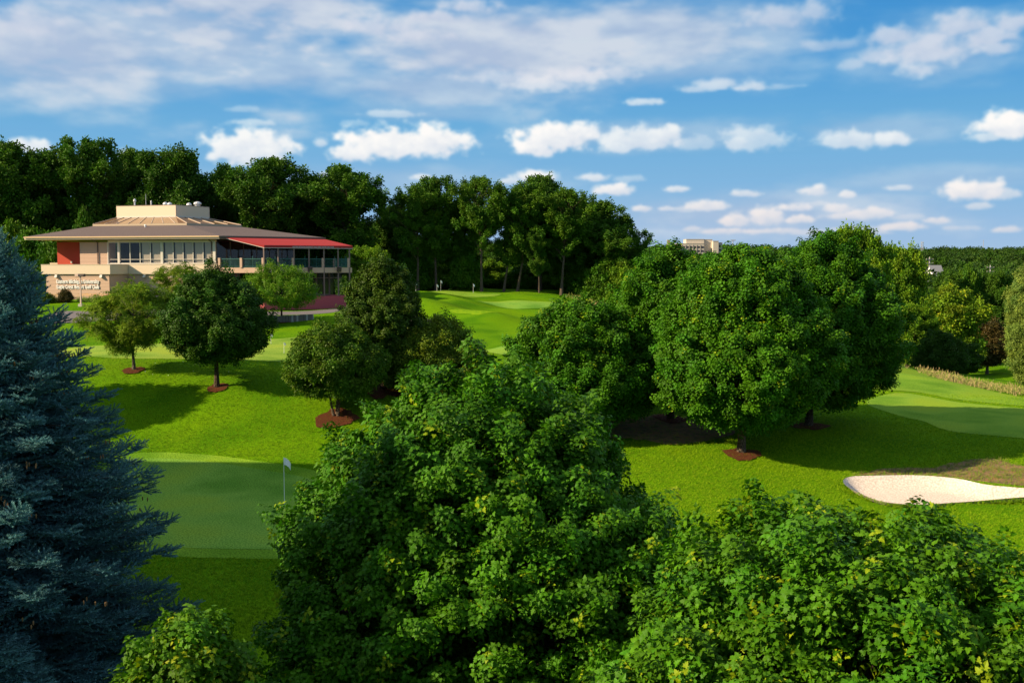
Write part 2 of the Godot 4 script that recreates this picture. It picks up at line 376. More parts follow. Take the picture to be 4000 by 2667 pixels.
func build_ground(m: Material) -> void:
	var st := SurfaceTool.new()
	st.begin(Mesh.PRIMITIVE_TRIANGLES)
	st.set_smooth_group(0)
	# grid lines: fine in the middle, wider and wider outside
	var xs := PackedFloat32Array()
	var zs := PackedFloat32Array()
	for e in [2600.0, 1700.0, 1100.0, 750.0, 520.0, 380.0, 280.0, 220.0, 175.0, 148.0, 132.0]:
		xs.append(-e)
	var x := -124.0
	while x <= 124.01:
		xs.append(x)
		x += 0.8 if absf(x) < 46.0 else 2.0
	for e in [132.0, 148.0, 175.0, 220.0, 280.0, 380.0, 520.0, 750.0, 1100.0, 1700.0, 2600.0]:
		xs.append(e)
	for e in [3600.0, 3000.0, 2500.0, 2200.0, 1900.0, 1650.0, 1450.0, 1300.0, 1150.0, 1000.0, 880.0, 760.0, 660.0, 560.0, 480.0, 420.0, 370.0, 330.0, 305.0, 288.0]:
		zs.append(-e)
	var z := -276.0
	while z <= 30.0:
		zs.append(z)
		z += 0.8 if z > -135.0 and z < -28.0 else 2.0
	for e in [40.0, 60.0, 100.0, 200.0, 500.0]:
		zs.append(e)
	for zz in zs:
		for xx in xs:
			var v := 1.0
			var dry := 0.0
			if absf(xx) < 140.0 and zz > -290.0:
				v = 1.0 + 0.22 * noise_a.get_noise_2d(xx * 2.2, zz * 2.2) + 0.12 * noise_b.get_noise_2d(xx * 3.5, zz * 3.5)
				dry = smoothstep(0.05, 0.5, noise_b.get_noise_2d(xx * 1.3 + 70.0, zz * 1.3)) + 0.6 * smoothstep(0.15, 0.6, noise_b.get_noise_2d(xx * 6.0, zz * 6.0 + 33.0))
			st.set_color(Color(v * (1.0 + 0.6 * dry), v * (1.0 + 0.12 * dry), v))
			st.set_uv(Vector2(xx, zz))
			st.set_uv2(Vector2(xx, zz))
			var yy := ground(xx, zz)
			if xx > 14.0 and xx < 29.0 and zz < -45.0 and zz > -55.0 and inside(outlines.bunker, Vector2(xx, zz)) > 0.15:
				yy -= 0.25
			st.add_vertex(Vector3(xx, yy, zz))
	var nx := xs.size()
	for j in zs.size() - 1:
		for i in nx - 1:
			var a := j * nx + i
			for k in [a, a + 1, a + nx + 1, a, a + nx + 1, a + nx]:
				st.add_index(k)
	st.generate_normals()
	var o := part(self, "ground", st.commit(), m)
	tag(o, "bright green mown rough grass rolling over the whole golf course", "grass", "", "structure")

func circle(x: float, z: float, r: float, wob := 0.18) -> PackedVector2Array:
	var out := PackedVector2Array()
	for k in 22:
		var a := TAU * k / 22.0
		var rr := r * (1.0 + wob * noise_b.get_noise_2d(x * 7.0 + cos(a) * 40.0, z * 7.0 + sin(a) * 40.0) * 2.0)
		out.append(Vector2(x + cos(a) * rr, z + sin(a) * rr))
	return out

# ---------------------------------------------------------------- sky

const GRADIENT := [[-1.0, 0.67, 0.765, 0.875], [0.0, 0.665, 0.765, 0.88], [2.0, 0.60, 0.745, 0.885], [4.5, 0.51, 0.715, 0.875], [7.5, 0.43, 0.685, 0.865], [10.5, 0.335, 0.625, 0.85], [14.0, 0.25, 0.565, 0.82], [25.0, 0.25, 0.55, 0.81], [50.0, 0.26, 0.54, 0.79], [90.0, 0.26, 0.53, 0.78]]
var puffs := []      # azimuth, elevation, half width, half height, opacity
var veils := []
var puff_bin := {}
var sky_soft := FastNoiseLite.new()
var sky_puff := FastNoiseLite.new()
var sky_fine := FastNoiseLite.new()

func lay_clouds() -> void:
	var r := RandomNumberGenerator.new()
	r.seed = 77
	for c in CUMULUS:
		puffs.append(c)
	for c in [[7.6, 7.0, 8.5, 1.0, 0.3], [-4.2, 8.3, 6.0, 0.8, 0.28], [19.0, 6.9, 5.0, 0.9, 0.28], [13.5, 2.7, 11.0, 1.5, 0.42], [-6.5, 4.6, 10.0, 1.0, 0.25], [22.0, 4.3, 6.0, 0.8, 0.25]]:
		veils.append(c)
	for c in SHEETS:
		veils.append([c[0], c[1], c[2] * 1.2, c[3] * 1.2, c[4]])
	# the same kinds of cloud go on all round
	for turn in [57.0, 112.0, 168.0, 224.0, 281.0]:
		var flip := -1.0 if r.randf() < 0.5 else 1.0
		for c in CUMULUS:
			puffs.append([c[0] * flip + turn + r.randf_range(-1.5, 1.5), c[1] + r.randf_range(-0.4, 0.4), c[2] * r.randf_range(0.8, 1.2), c[3] * r.randf_range(0.85, 1.15), c[4] * r.randf_range(0.8, 1.0)])
		for c in SHEETS:
			veils.append([c[0] * flip + turn, c[1] + r.randf_range(-0.5, 0.8), c[2], c[3], c[4]])
	for k in 300:  # unseen overhead veils, added to brighten the shaded ground
		var e := r.randf_range(17.0, 80.0)
		veils.append([r.randf_range(0.0, 360.0), e, r.randf_range(6.0, 16.0) / cos(deg_to_rad(e)), r.randf_range(3.0, 9.0), r.randf_range(0.5, 0.85)])
	for i in puffs.size():
		var p: Array = puffs[i]
		for b in range(floori((p[0] - p[2] * 1.6) / 3.0), floori((p[0] + p[2] * 1.6) / 3.0) + 1):
			var key := posmod(b, 120)
			if not puff_bin.has(key):
				puff_bin[key] = []
			puff_bin[key].append(i)
	sky_soft.noise_type = FastNoiseLite.TYPE_SIMPLEX_SMOOTH
	sky_soft.frequency = 0.16
	sky_soft.fractal_octaves = 5
	sky_puff.noise_type = FastNoiseLite.TYPE_SIMPLEX_SMOOTH
	sky_puff.frequency = 0.55
	sky_puff.fractal_octaves = 5
	sky_puff.fractal_gain = 0.55
	sky_puff.seed = 5
	sky_fine.noise_type = FastNoiseLite.TYPE_SIMPLEX_SMOOTH
	sky_fine.frequency = 1.0
	sky_fine.fractal_octaves = 4
	sky_fine.seed = 9

func gap(a: float, b: float) -> float:
	return wrapf(a - b, -180.0, 180.0)

func sky_at(az: float, el: float) -> Color:
	var k := 0
	while k < GRADIENT.size() - 2 and el > GRADIENT[k + 1][0]:
		k += 1
	var g0: Array = GRADIENT[k]
	var g1: Array = GRADIENT[k + 1]
	var t := clampf((el - g0[0]) / (g1[0] - g0[0]), 0.0, 1.0)
	var c := Vector3(lerpf(g0[1], g1[1], t), lerpf(g0[2], g1[2], t), lerpf(g0[3], g1[3], t))
	var ar := deg_to_rad(az)
	var q := Vector3(cos(ar) * 57.3, el, sin(ar) * 57.3)
	# high veils, drawn out sideways
	var soft := sky_soft.get_noise_3d(q.x * 0.75, q.y * 2.3 + q.x * 0.12, q.z * 0.75)
	var wisp := sky_puff.get_noise_3d(q.x * 0.5, q.y * 1.6, q.z * 0.5)
	var veil := 0.0
	for s in veils:
		var dx := gap(az, s[0]) / float(s[2])
		if absf(dx) > 1.3:
			continue
		var dy: float = (el - s[1]) / s[3]
		var d := 1.0 - sqrt(dx * dx + dy * dy)
		if d > -0.3:
			veil = maxf(veil, s[4] * smoothstep(-0.3, 0.7, d + 0.5 * soft + 0.25 * wisp))
	var grey := Vector3(0.715, 0.77, 0.865).lerp(Vector3(0.85, 0.87, 0.91), clampf(0.42 + 1.4 * soft + 0.8 * wisp, 0.0, 1.0))
	c = c.lerp(grey, clampf(veil * 1.45, 0.0, 0.93))
	# heaps
	if el < 16.5 and puff_bin.has(posmod(floori(az / 3.0), 120)):
		var n := sky_puff.get_noise_3d(q.x * 1.25, q.y * 1.9, q.z * 1.25)
		var f := sky_fine.get_noise_3d(q.x, q.y * 1.4, q.z)
		var shape := -1.0
		var light := 0.0
		var dense := 0.0
		for i in puff_bin[posmod(floori(az / 3.0), 120)]:
			var p: Array = puffs[i]
			var dx := gap(az, p[0]) / float(p[2])
			var dy: float = (el - p[1]) / p[3]
			if absf(dx) > 1.5 or absf(dy) > 1.7:
				continue
			if dy < 0.0:
				dy *= 1.45
			var d: float = 1.06 - sqrt(dx * dx + dy * dy) + 0.36 * n + 0.42 * f
			var a: float = smoothstep(-0.04, 0.5 if el < 9.3 else 0.8, d) * p[4]
			if a > dense:
				light = clampf(0.70 + 0.42 * dy - 0.2 * dx + 0.45 * n + 0.2 * f, 0.0, 1.0)
				dense = a
			shape = maxf(shape, d)
		if dense > 0.0:
			var low := 1.0 - smoothstep(1.0, 6.0, el)
			var high := smoothstep(8.5, 11.0, el)
			var lit := Vector3(1.0, 0.992, 0.98).lerp(Vector3(0.94, 0.90, 0.895), low).lerp(Vector3(0.87, 0.878, 0.92), high)
			var shade := Vector3(0.80, 0.845, 0.91).lerp(Vector3(0.74, 0.80, 0.885), low).lerp(Vector3(0.72, 0.775, 0.872), high)
			c = c.lerp(shade.lerp(lit, light), dense)
	return Color(c.x, c.y, c.z)

func paint_sky() -> Image:
	lay_clouds()
	var W := 4096
	var H := 2048
	# the dome at a quarter of the size, then the low sky finer, finest ahead
	var im := Image.create(512, 256, false, Image.FORMAT_RGB8)
	for y in 128:
		for x in 512:
			im.set_pixel(x, y, sky_at((x + 0.5) / 512.0 * 360.0, 90.0 - (y + 0.5) / 256.0 * 180.0))
	im.fill_rect(Rect2i(0, 128, 512, 128), Color(0.30, 0.34, 0.30))
	im.resize(W, H, Image.INTERPOLATE_CUBIC)
	var band := Image.create(1024, 52, false, Image.FORMAT_RGB8)
	for y in 52:
		for x in 1024:
			band.set_pixel(x, y, sky_at((x + 0.5) / 1024.0 * 360.0, 18.28 - (y + 0.5) / 512.0 * 180.0))
	band.resize(W, 208, Image.INTERPOLATE_CUBIC)
	im.blit_rect(band, Rect2i(0, 0, W, 208), Vector2i(0, 1024 - 208))
	for side in 2:
		var fine := Image.create(330, 208, false, Image.FORMAT_RGB8)
		var x0 := 0 if side == 0 else W - 330
		for y in 208:
			for x in 330:
				fine.set_pixel(x, y, sky_at((x0 + x + 0.5) / W * 360.0, (208.0 - y - 0.5) / H * 180.0))
		im.blit_rect(fine, Rect2i(0, 0, 330, 208), Vector2i(x0, 1024 - 208))
	return im

# ---------------------------------------------------------------- leaves

const MAPLE_LEAF := [[0.0, -0.05], [0.20, -0.16], [0.46, -0.06], [0.32, 0.14], [0.60, 0.38], [0.30, 0.40], [0.28, 0.62], [0.0, 1.0]]

func leaf_maple(st: SurfaceTool, t: Transform3D, s: float, fold: float) -> void:
	var mid := t * Vector3(0, 0.03 * s, 0.25 * s)
	for side in [-1.0, 1.0]:
		for i in MAPLE_LEAF.size() - 1:
			var a := Vector3(MAPLE_LEAF[i][0] * side, absf(MAPLE_LEAF[i][0]) * fold - 0.22 * MAPLE_LEAF[i][1] * MAPLE_LEAF[i][1], MAPLE_LEAF[i][1]) * s
			var b := Vector3(MAPLE_LEAF[i + 1][0] * side, absf(MAPLE_LEAF[i + 1][0]) * fold - 0.22 * MAPLE_LEAF[i + 1][1] * MAPLE_LEAF[i + 1][1], MAPLE_LEAF[i + 1][1]) * s
			if side > 0.0:
				tri(st, mid, t * a, t * b)
			else:
				tri(st, mid, t * b, t * a)

func leaf_oval(st: SurfaceTool, t: Transform3D, l: float, w: float) -> void:
	var a := t * Vector3(0, 0, 0)
	var b := t * Vector3(w * 0.5, w * 0.12, l * 0.45)
	var c := t * Vector3(0, -l * 0.12, l)
	var d := t * Vector3(-w * 0.5, w * 0.12, l * 0.45)
	tri(st, a, b, c)
	tri(st, a, c, d)

# a leaf frame: tip points along out, face looks along up
func frame(out: Vector3, up: Vector3, at: Vector3) -> Transform3D:
	var z := out.normalized()
	var x := up.cross(z).normalized()
	return Transform3D(Basis(x, z.cross(x), z), at)

func spray_maple(r: RandomNumberGenerator, count: int, size: float, twig: float, simple := false) -> ArrayMesh:
	var st := start()
	for i in count:
		var f := (i + 0.5) / count
		var a := i * 2.4 + r.randf_range(-0.4, 0.4)
		var out := Vector3(cos(a), r.randf_range(-0.55, 0.15), sin(a))
		var at := Vector3(0, twig * (f - 0.5), 0) + Vector3(cos(a), 0, sin(a)) * twig * (0.55 * (1.0 - f) + 0.12)
		var up := Vector3(r.randf_range(-0.35, 0.35), 1.0, r.randf_range(-0.35, 0.35))
		var s := size * r.randf_range(0.75, 1.2)
		if simple:
			leaf_oval(st, frame(out, up, at), s, s * 0.95)
		else:
			leaf_maple(st, frame(out, up, at), s, r.randf_range(0.05, 0.3))
	return done(st)

func spray_oval(r: RandomNumberGenerator, count: int, radius: float, l: float, w: float, hang := 0.2) -> ArrayMesh:
	var st := start()
	for i in count:
		var d := Vector3(r.randfn(), r.randfn() * 0.75, r.randfn()).normalized() * radius * pow(r.randf(), 0.5)
		var out := (d.normalized() + Vector3(r.randfn(), r.randfn() - hang * 2.0, r.randfn()) * 0.5).normalized()
		var up := (Vector3(r.randfn(), 1.6, r.randfn())).normalized()
		leaf_oval(st, frame(out, up, d), l * r.randf_range(0.75, 1.25), w * r.randf_range(0.75, 1.2))
	return done(st)

# a drooping twig with leaflets to both sides
func spray_feather(r: RandomNumberGenerator, twigs: int, length: float, leaflet: float) -> ArrayMesh:
	var st := start()
	for k in twigs:
		var a := TAU * k / twigs + r.randf() * 0.7
		var side := Vector3(cos(a), 0, sin(a))
		var n := 8
		for i in n:
			var f := (i + 0.6) / n
			var at := side * length * f + Vector3(0, 0.25 * length * f - 0.62 * length * f * f, 0) + Vector3(r.randfn(), r.randfn(), r.randfn()) * length * 0.05
			for s in [-1.0, 1.0]:
				var out: Vector3 = side * 0.5 + side.cross(Vector3.UP) * s + Vector3(0, r.randf_range(-0.6, 0.1), 0)
				leaf_oval(st, frame(out, Vector3(r.randfn() * 0.4, 1, r.randfn() * 0.4), at), leaflet * r.randf_range(0.8, 1.3), leaflet * 0.45)
	return done(st)

func spray_needles(r: RandomNumberGenerator) -> ArrayMesh:
	# a spruce shoot: a stem that grows along +z with side shoots, needles brushed forward all round
	var st := start()
	for shoot in [[Vector3.ZERO, Vector3(0, 0.05, 1), 0.30], [Vector3(0, 0, 0.04), Vector3(0.75, 0.08, 0.75), 0.20], [Vector3(0, 0, 0.04), Vector3(-0.75, 0.08, 0.75), 0.20], [Vector3(0, 0, 0.14), Vector3(0.62, 0.25, 0.8), 0.14], [Vector3(0, 0, 0.14), Vector3(-0.62, 0.2, 0.8), 0.14]]:
		var o: Vector3 = shoot[0]
		var d: Vector3 = shoot[1].normalized()
		var l: float = shoot[2]
		var x := d.cross(Vector3.UP).normalized()
		var y := x.cross(d)
		var n := int(l * 150.0)
		for i in n:
			var f := float(i) / n
			var a := i * 2.4
			var out := (x * cos(a) + y * sin(a))
			var b := o + d * l * f
			var tip := b + (out * 0.62 + d * 0.75 + Vector3(0, 0.15, 0)) * r.randf_range(0.030, 0.042)
			var w := out.cross(d) * 0.008
			tri(st, b - w, tip, b + w)
		tri(st, o - x * 0.006, o + d * l, o + x * 0.006)
	return done(st)

func leaf_mat(r: float, g: float, b: float, rough := 0.5, through := 0.5) -> StandardMaterial3D:
	var m := mat(r, g, b, rough, 0.24)
	m.vertex_color_use_as_albedo = true
	m.backlight_enabled = true
	m.backlight = lin(through * 0.75, through, through * 0.3)
	m.cull_mode = BaseMaterial3D.CULL_DISABLED
	return m

# ---------------------------------------------------------------- trees

func profile(p: Array, t: float) -> float:
	var f := clampf(t, 0.0, 1.0) * (p.size() - 1)
	var i := mini(int(f), p.size() - 2)
	return lerpf(p[i], p[i + 1], f - i)

const DOME := [0.42, 0.78, 0.95, 1.0, 0.97, 0.89, 0.76, 0.56, 0.16]
const BROAD := [0.8, 0.95, 1.0, 1.0, 0.96, 0.88, 0.76, 0.57, 0.15]
const FLAT_TOP := [0.8, 0.95, 1.0, 1.0, 0.98, 0.92, 0.82, 0.68, 0.4]
const OAK := [0.32, 0.55, 0.72, 0.85, 0.95, 1.0, 0.93, 0.74, 0.34]
const AIRY := [0.25, 0.5, 0.6, 0.55, 0.8, 0.95, 1.0, 0.86, 0.42]
const VASE := [0.25, 0.5, 0.72, 0.9, 1.0, 1.0, 0.92, 0.74, 0.34]
const BUSH := [0.85, 1.0, 1.0, 0.95, 0.88, 0.8, 0.66, 0.48, 0.18]
const EGG := [0.5, 0.84, 0.98, 1.0, 0.95, 0.85, 0.7, 0.48, 0.14]

# o: h (height), h0 (crown's foot), rad, prof, boughs, br (bough radius), per (sprays per bough), cs (spray scale), spray, leaf (material), tint, vary, gold, bark, trunk (radius), stems, lean, flat, lump, seed
func grow(root: Node3D, o: Dictionary) -> void:
	var r := RandomNumberGenerator.new()
	r.seed = o.get("seed", 1)
	var h: float = o.h
	var h0: float = o.get("h0", h * 0.2)
	var rad: float = o.rad
	var prof: Array = o.get("prof", DOME)
	var lean: Vector3 = o.get("lean", Vector3.ZERO)
	var lump: float = o.get("lump", 0.2)
	var br: float = o.br * 0.6
	var boughs := int(o.boughs * 2.5)
	var centres := []
	var sizes := []
	var holes: float = o.get("holes", -2.0)
	var scale_n := 5.0 / rad
	var tries := 0
	while centres.size() < boughs and tries < 60000:
		var best := Vector3.ZERO
		var best_d := -1.0
		for c in 4:
			tries += 1
			var t := r.randf()
			var w := profile(prof, t)
			if r.randf() > w + 0.12:
				continue
			var a := r.randf() * TAU
			var rho := 1.0 if r.randf() < 0.72 else sqrt(r.randf_range(0.12, 0.8))
			var wob := 1.0 + lump * noise_b.get_noise_3d(cos(a) * 22.0 + float(o.get("seed", 1)) * 13.0, t * 45.0, sin(a) * 22.0) * 2.0
			var rr := maxf(w * rad * wob - br * 1.1, 0.05) * rho
			var p := Vector3(cos(a) * rr, h0 + br * 0.5 + t * (h - h0 - br * 1.45), sin(a) * rr) + lean * t
			if holes > -1.0 and noise_b.get_noise_3d(p.x * 9.0 * scale_n + float(o.get("seed", 1)) * 31.0, p.y * 9.0 * scale_n, p.z * 9.0 * scale_n) < holes:
				continue
			var near := 1e9
			for q in centres:
				near = minf(near, (q - p).length_squared())
			if near > best_d:
				best_d = near
				best = p
		if best_d < 0.0:
			continue
		centres.append(best)
		sizes.append(br * r.randf_range(0.6, 1.4))
	# trunk and limbs
	var st := start()
	var tr: float = o.get("trunk", 0.2)
	var stems: int = o.get("stems", 1)
	var fork := h0 + (h - h0) * float(o.get("fork", 0.28))
	for s in stems:
		var sp := Vector3.ZERO if stems == 1 else Vector3(cos(TAU * s / stems + 0.6), 0, sin(TAU * s / stems + 0.6))
		var pts := []
		var rs := []
		for i in 7:
			var f := i / 6.0
			var y := lerpf(-0.25, h * 0.86, f)
			pts.append(Vector3(0, y, 0) + lean * f * f + sp * (0.10 + 0.32 * rad * f) * (1.0 if stems > 1 else 0.0) + Vector3(noise_b.get_noise_2d(y * 8.0 + s * 50.0, float(o.get("seed", 1)) * 30.0), 0, noise_b.get_noise_2d(y * 8.0, 90.0 + s * 40.0 + float(o.get("seed", 1)) * 30.0)) * rad * 0.12 * f)
			rs.append(tr * (1.35 if i == 0 else 1.0) * lerpf(1.0, 0.16, f) / sqrt(stems))
		tube(st, pts, rs, 8)
	var limbs: int = mini(int(o.get("limbs", 40) * 1.5), centres.size())
	for i in limbs:
		var c: Vector3 = centres[i]
		var reach := Vector2(c.x, c.z).length()
		var y0 := clampf(c.y - reach * 0.75 - 0.4, minf(fork * 0.75, h * 0.3), h * 0.75)
		var a := lean * pow(y0 / h, 2.0) + Vector3(0, y0, 0)
		if stems > 1:
			a += Vector3(c.x, 0, c.z).normalized() * (0.10 + 0.32 * rad * y0 / h) * 0.9
		var m := a.lerp(c, 0.5) + Vector3(0, 0.1 * reach, 0) + Vector3(r.randfn(), r.randfn() * 0.5, r.randfn()) * 0.06 * reach
		var k := tr * clampf(0.42 - 0.3 * y0 / h, 0.1, 0.4)
		tube(st, [a, m, c], [k, k * 0.62, k * 0.22], 5, false)
	part(root, "trunk", st, o.get("bark", M.bark))
	# foliage
	var per := int(o.per * float(o.get("thick", 0.68)))
	var flat: float = o.get("flat", 0.72)
	var cs: float = o.get("cs", 1.0)
	var vary: float = o.get("vary", 0.25)
	var gold: float = o.get("gold", 0.0)
	var tint: Color = o.get("tint", Color.WHITE)
	var mm := MultiMesh.new()
	mm.transform_format = MultiMesh.TRANSFORM_3D
	mm.use_colors = true
	mm.mesh = o.spray
	mm.instance_count = centres.size() * per
	var up: float = o.get("up", 0.5)
	var plume: float = o.get("plume", 1.3)
	var gold_r: float = o.get("gold_r", 4.2)
	var i := 0
	for b in centres.size():
		var c: Vector3 = centres[b]
		var sz: float = sizes[b]
		var f := (c.y - h0) / (h - h0)
		var outward := Vector3(c.x - lean.x * f, 0, c.z - lean.z * f)
		outward = (outward.normalized() * (1.0 - f * 0.6) + Vector3(0, 0.25 + 0.7 * f, 0)).normalized()
		var bough_tint := 1.0 + vary * r.randf_range(-0.7, 0.7)
		var warm := r.randf_range(-0.5, 0.9) * vary
		var squash := flat * (1.35 if f > 0.82 else 1.0)
		var ax := (outward + Vector3(r.randfn(), r.randfn() * 0.6, r.randfn()) * 0.22).normalized()
		var across := ax.cross(Vector3(0.02, 1, 0.03)).normalized()
		var over := across.cross(ax)
		var long := plume * r.randf_range(0.85, 1.25)
		for k in per:
			var d := (Vector3(r.randfn(), r.randfn(), r.randfn()).normalized() + outward * 0.55 + Vector3(0, 0.2, 0)).normalized()
			var q := pow(r.randf(), 0.55) * sz * float(o.get("spread", 1.45))
			var la := d.dot(ax) * q * long
			var slim := 1.0 - 0.45 * clampf(la / (sz * long), 0.0, 1.0)
			var at := c + ax * la + across * d.dot(across) * q * slim + over * d.dot(over) * q * squash * slim
			var axis := (d * 0.35 + outward * 0.3 + Vector3(0, up * 0.8, 0) + Vector3(r.randfn(), r.randfn(), r.randfn()) * 0.5).normalized()
			var x := axis.cross(Vector3(sin(i * 1.7), 0.13, cos(i * 1.7))).normalized()
			var s := cs * r.randf_range(0.75, 1.3)
			mm.set_instance_transform(i, Transform3D(Basis(x * s, axis * s, x.cross(axis) * s), at))
			var v := bough_tint * (1.0 + vary * r.randf_range(-0.8, 0.8))
			var w := warm + vary * r.randf_range(-0.3, 0.5)
			var col := Color(tint.r * v * (1.0 + w), tint.g * v * (1.0 + 0.25 * w), tint.b * v * (1.0 - 0.3 * w))
			if gold > 0.0 and r.randf() < gold:
				col = Color(tint.r * gold_r, tint.g * (1.0 + gold_r * 0.2), tint.b * 1.3)
			mm.set_instance_color(i, col)
			i += 1
	var crown := MultiMeshInstance3D.new()
	crown.name = "crown"
	crown.multimesh = mm
	crown.material_override = o.leaf
	crown.set_meta("kind", "stuff")
	root.add_child(crown, true)

func tree(called: String, label: String, category: String, x: float, z: float, o: Dictionary, group := "") -> Node3D:
	var root := thing(called, label, category, Vector3(x, ground(x, z), z), 0.0, group)
	grow(root, o)
	return root

var stock := {}

# a copy of a stock tree, scaled to height h and radius rad
func plant(kind: String, called: String, label: String, category: String, x: float, z: float, h: float, rad: float, turn: float, group := "", tilt := 0.0) -> Node3D:
	var src: Node3D = stock[kind].node
	var o: Node3D
	if not src.is_inside_tree():
		o = src
	else:
		o = src.duplicate()
	o.name = numbered(called)
	add_child(o)
	o.position = Vector3(x, ground(x, z), z)
	o.rotation = Vector3(0, turn, 0)
	if tilt != 0.0:
		o.basis = Basis(Vector3.BACK, -tilt) * Basis(Vector3.UP, turn)
	var k: float = rad / stock[kind].rad
	o.scale = Vector3(k, h / float(stock[kind].h), k)
	tag(o, label, category, group)
	return o

func stock_tree(kind: String, o: Dictionary) -> void:
	var n := Node3D.new()
	grow(n, o)
	stock[kind] = {"node": n, "h": o.h, "rad": o.rad}

# ---------------------------------------------------------------- the blue spruce

func spruce(x: float, z: float) -> void:
	var y0 := ground(x, z)
	var root := thing("blue_spruce", "tall blue spruce with silvery needles and hanging brown cones beside the green", "tree", Vector3(x, y0, z))
	var r := RandomNumberGenerator.new()
	r.seed = 41
	var top := 0.5 - y0
	var st := start()
	tube(st, [Vector3(0, -0.3, 0), Vector3(0, top * 0.3, 0), Vector3(0, top * 0.7, 0), Vector3(0, top + 0.02, 0)], [0.27, 0.2, 0.1, 0.012], 9)
	var xf := []
	var col := []
	var cones := []
	var level := 0.0
	while level < top - 1.0:
		var down := level + 0.12
		var reach: float = minf(0.05 + 0.6 * down, 2.4 + 0.13 * down)
		reach = minf(reach, 4.0)
		var n := 6 + int(minf(level, 3.0) * 2.2)
		for k in n:
			var a := TAU * (k + r.randf_range(-0.3, 0.3)) / n + level * 2.1
			var len := reach * r.randf_range(0.78, 1.1)
			var side := Vector3(cos(a), 0, sin(a))
			var rise := lerpf(0.75, -0.28, smoothstep(0.0, 3.5, level)) + r.randf_range(-0.08, 0.08)
			var o := Vector3(0, top - level - 0.1, 0)
			var pts := []
			for i in 5:
				var f := i / 4.0
				pts.append(o + side * len * f + Vector3(0, len * (rise * f + 0.24 * f * f), 0))
			tube(st, pts, [0.012 + 0.012 * len, 0.011 + 0.008 * len, 0.009 + 0.005 * len, 0.008, 0.005], 4, false)
			var across := side.cross(Vector3.UP)
			var bright := r.randf_range(0.75, 1.2)
			var steps := int(len / 0.1) + 2
			for i in steps:
				var f := (i + 0.5) / steps
				if f < 0.16 and len > 1.0:
					continue
				var at: Vector3 = o + side * len * f + Vector3(0, len * (rise * f + 0.24 * f * f), 0)
				var fwd := (side + Vector3(0, rise + 0.48 * f, 0)).normalized()
				var span := minf(0.62, 0.34 * len) * (1.0 - f) + 0.05
				var rows := 1 + int(span / 0.24)
				for s in [-1.0, 1.0]:
					for q in rows:
						var g := float(q) / rows
						var d: Vector3 = (fwd * r.randf_range(0.55, 1.0) + across * s * r.randf_range(0.35, 1.0) + Vector3(0, r.randf_range(-0.35, 0.6), 0)).normalized()
						var p: Vector3 = at + (fwd * 0.4 + across * s).normalized() * span * g + Vector3(0, -0.3 * span * g + r.randf_range(-0.12, 0.1), 0)
						var xx := d.cross(Vector3(r.randfn() * 0.3, 1, r.randfn() * 0.3)).normalized()
						var sc := r.randf_range(0.9, 1.4) * (0.7 if level < 0.8 else 1.0)
						xf.append(Transform3D(Basis(xx * sc, d.cross(xx) * -sc, d * sc), p))
						var v := bright * r.randf_range(0.7, 1.3)
						col.append(Color(v, v * r.randf_range(0.95, 1.05), v * r.randf_range(0.95, 1.08)))
			var sc2 := 1.1
			var tipd := (side + Vector3(0, rise + 0.48, 0)).normalized()
			var tx := tipd.cross(Vector3.UP).normalized()
			xf.append(Transform3D(Basis(tx * sc2, tipd.cross(tx) * -sc2, tipd * sc2), pts[4]))
			col.append(Color(1.15, 1.12, 1.1))
			if level > 1.6 and level < 8.0 and r.randf() < 0.4:
				for c in 2 + r.randi() % 5:
					cones.append(o + side * len * r.randf_range(0.7, 0.97) + Vector3(r.randf_range(-0.12, 0.12), len * (rise + 0.12) - 0.12, r.randf_range(-0.12, 0.12)))
		level += 0.19 + minf(level, 4.0) * 0.035
	# the leader
	for i in 6:
		var f := i / 6.0
		var d := Vector3(r.randfn() * 0.2, 1, r.randfn() * 0.2).normalized()
		var tx := d.cross(Vector3.RIGHT).normalized()
		xf.append(Transform3D(Basis(tx * 0.7, d.cross(tx) * -0.7, d * 0.8), Vector3(0, top - 0.55 + 0.4 * f, 0)))
		col.append(Color(1.2, 1.2, 1.1))
	part(root, "trunk", st, M.bark)
	var mm := MultiMesh.new()
	mm.transform_format = MultiMesh.TRANSFORM_3D
	mm.use_colors = true
	mm.mesh = clump.needles
	mm.instance_count = xf.size()
	for i in xf.size():
		mm.set_instance_transform(i, xf[i])
		mm.set_instance_color(i, col[i])
	var crown := MultiMeshInstance3D.new()
	crown.name = "crown"
	crown.multimesh = mm
	crown.material_override = M.needle
	crown.set_meta("kind", "stuff")
	root.add_child(crown, true)
	var cs := start()
	tube(cs, [Vector3(0, 0, 0), Vector3(0, -0.025, 0), Vector3(0, -0.06, 0), Vector3(0, -0.09, 0)], [0.006, 0.015, 0.014, 0.005], 7)
	var cone := done(cs)
	for p in cones.slice(0, 290):
		part(root, "cone", cone, M.cone, p)
	print("spruce shoots ", xf.size(), " cones ", cones.size())

# ---------------------------------------------------------------- clubhouse

const EAVE := [Vector2(-22.9, 1.3), Vector2(1.15, 1.2), Vector2(9.8, -8.0), Vector2(4.6, -19.5), Vector2(-2.0, -27.0), Vector2(-15.0, -28.0), Vector2(-22.9, -19.0)]
const CURB := [Vector2(-18.9, -6.1), Vector2(-6.24, -5.41), Vector2(-2.43, -11.75), Vector2(-4.2, -15.6), Vector2(-7.0, -19.5), Vector2(-16.0, -20.5), Vector2(-19.5, -15.0)]
const HOUSE := [Vector2(-17.6, -9.2), Vector2(-9.23, -8.39), Vector2(-7.45, -13.2), Vector2(-8.3, -15.0), Vector2(-10.0, -17.0), Vector2(-15.5, -17.0), Vector2(-17.8, -13.5)]

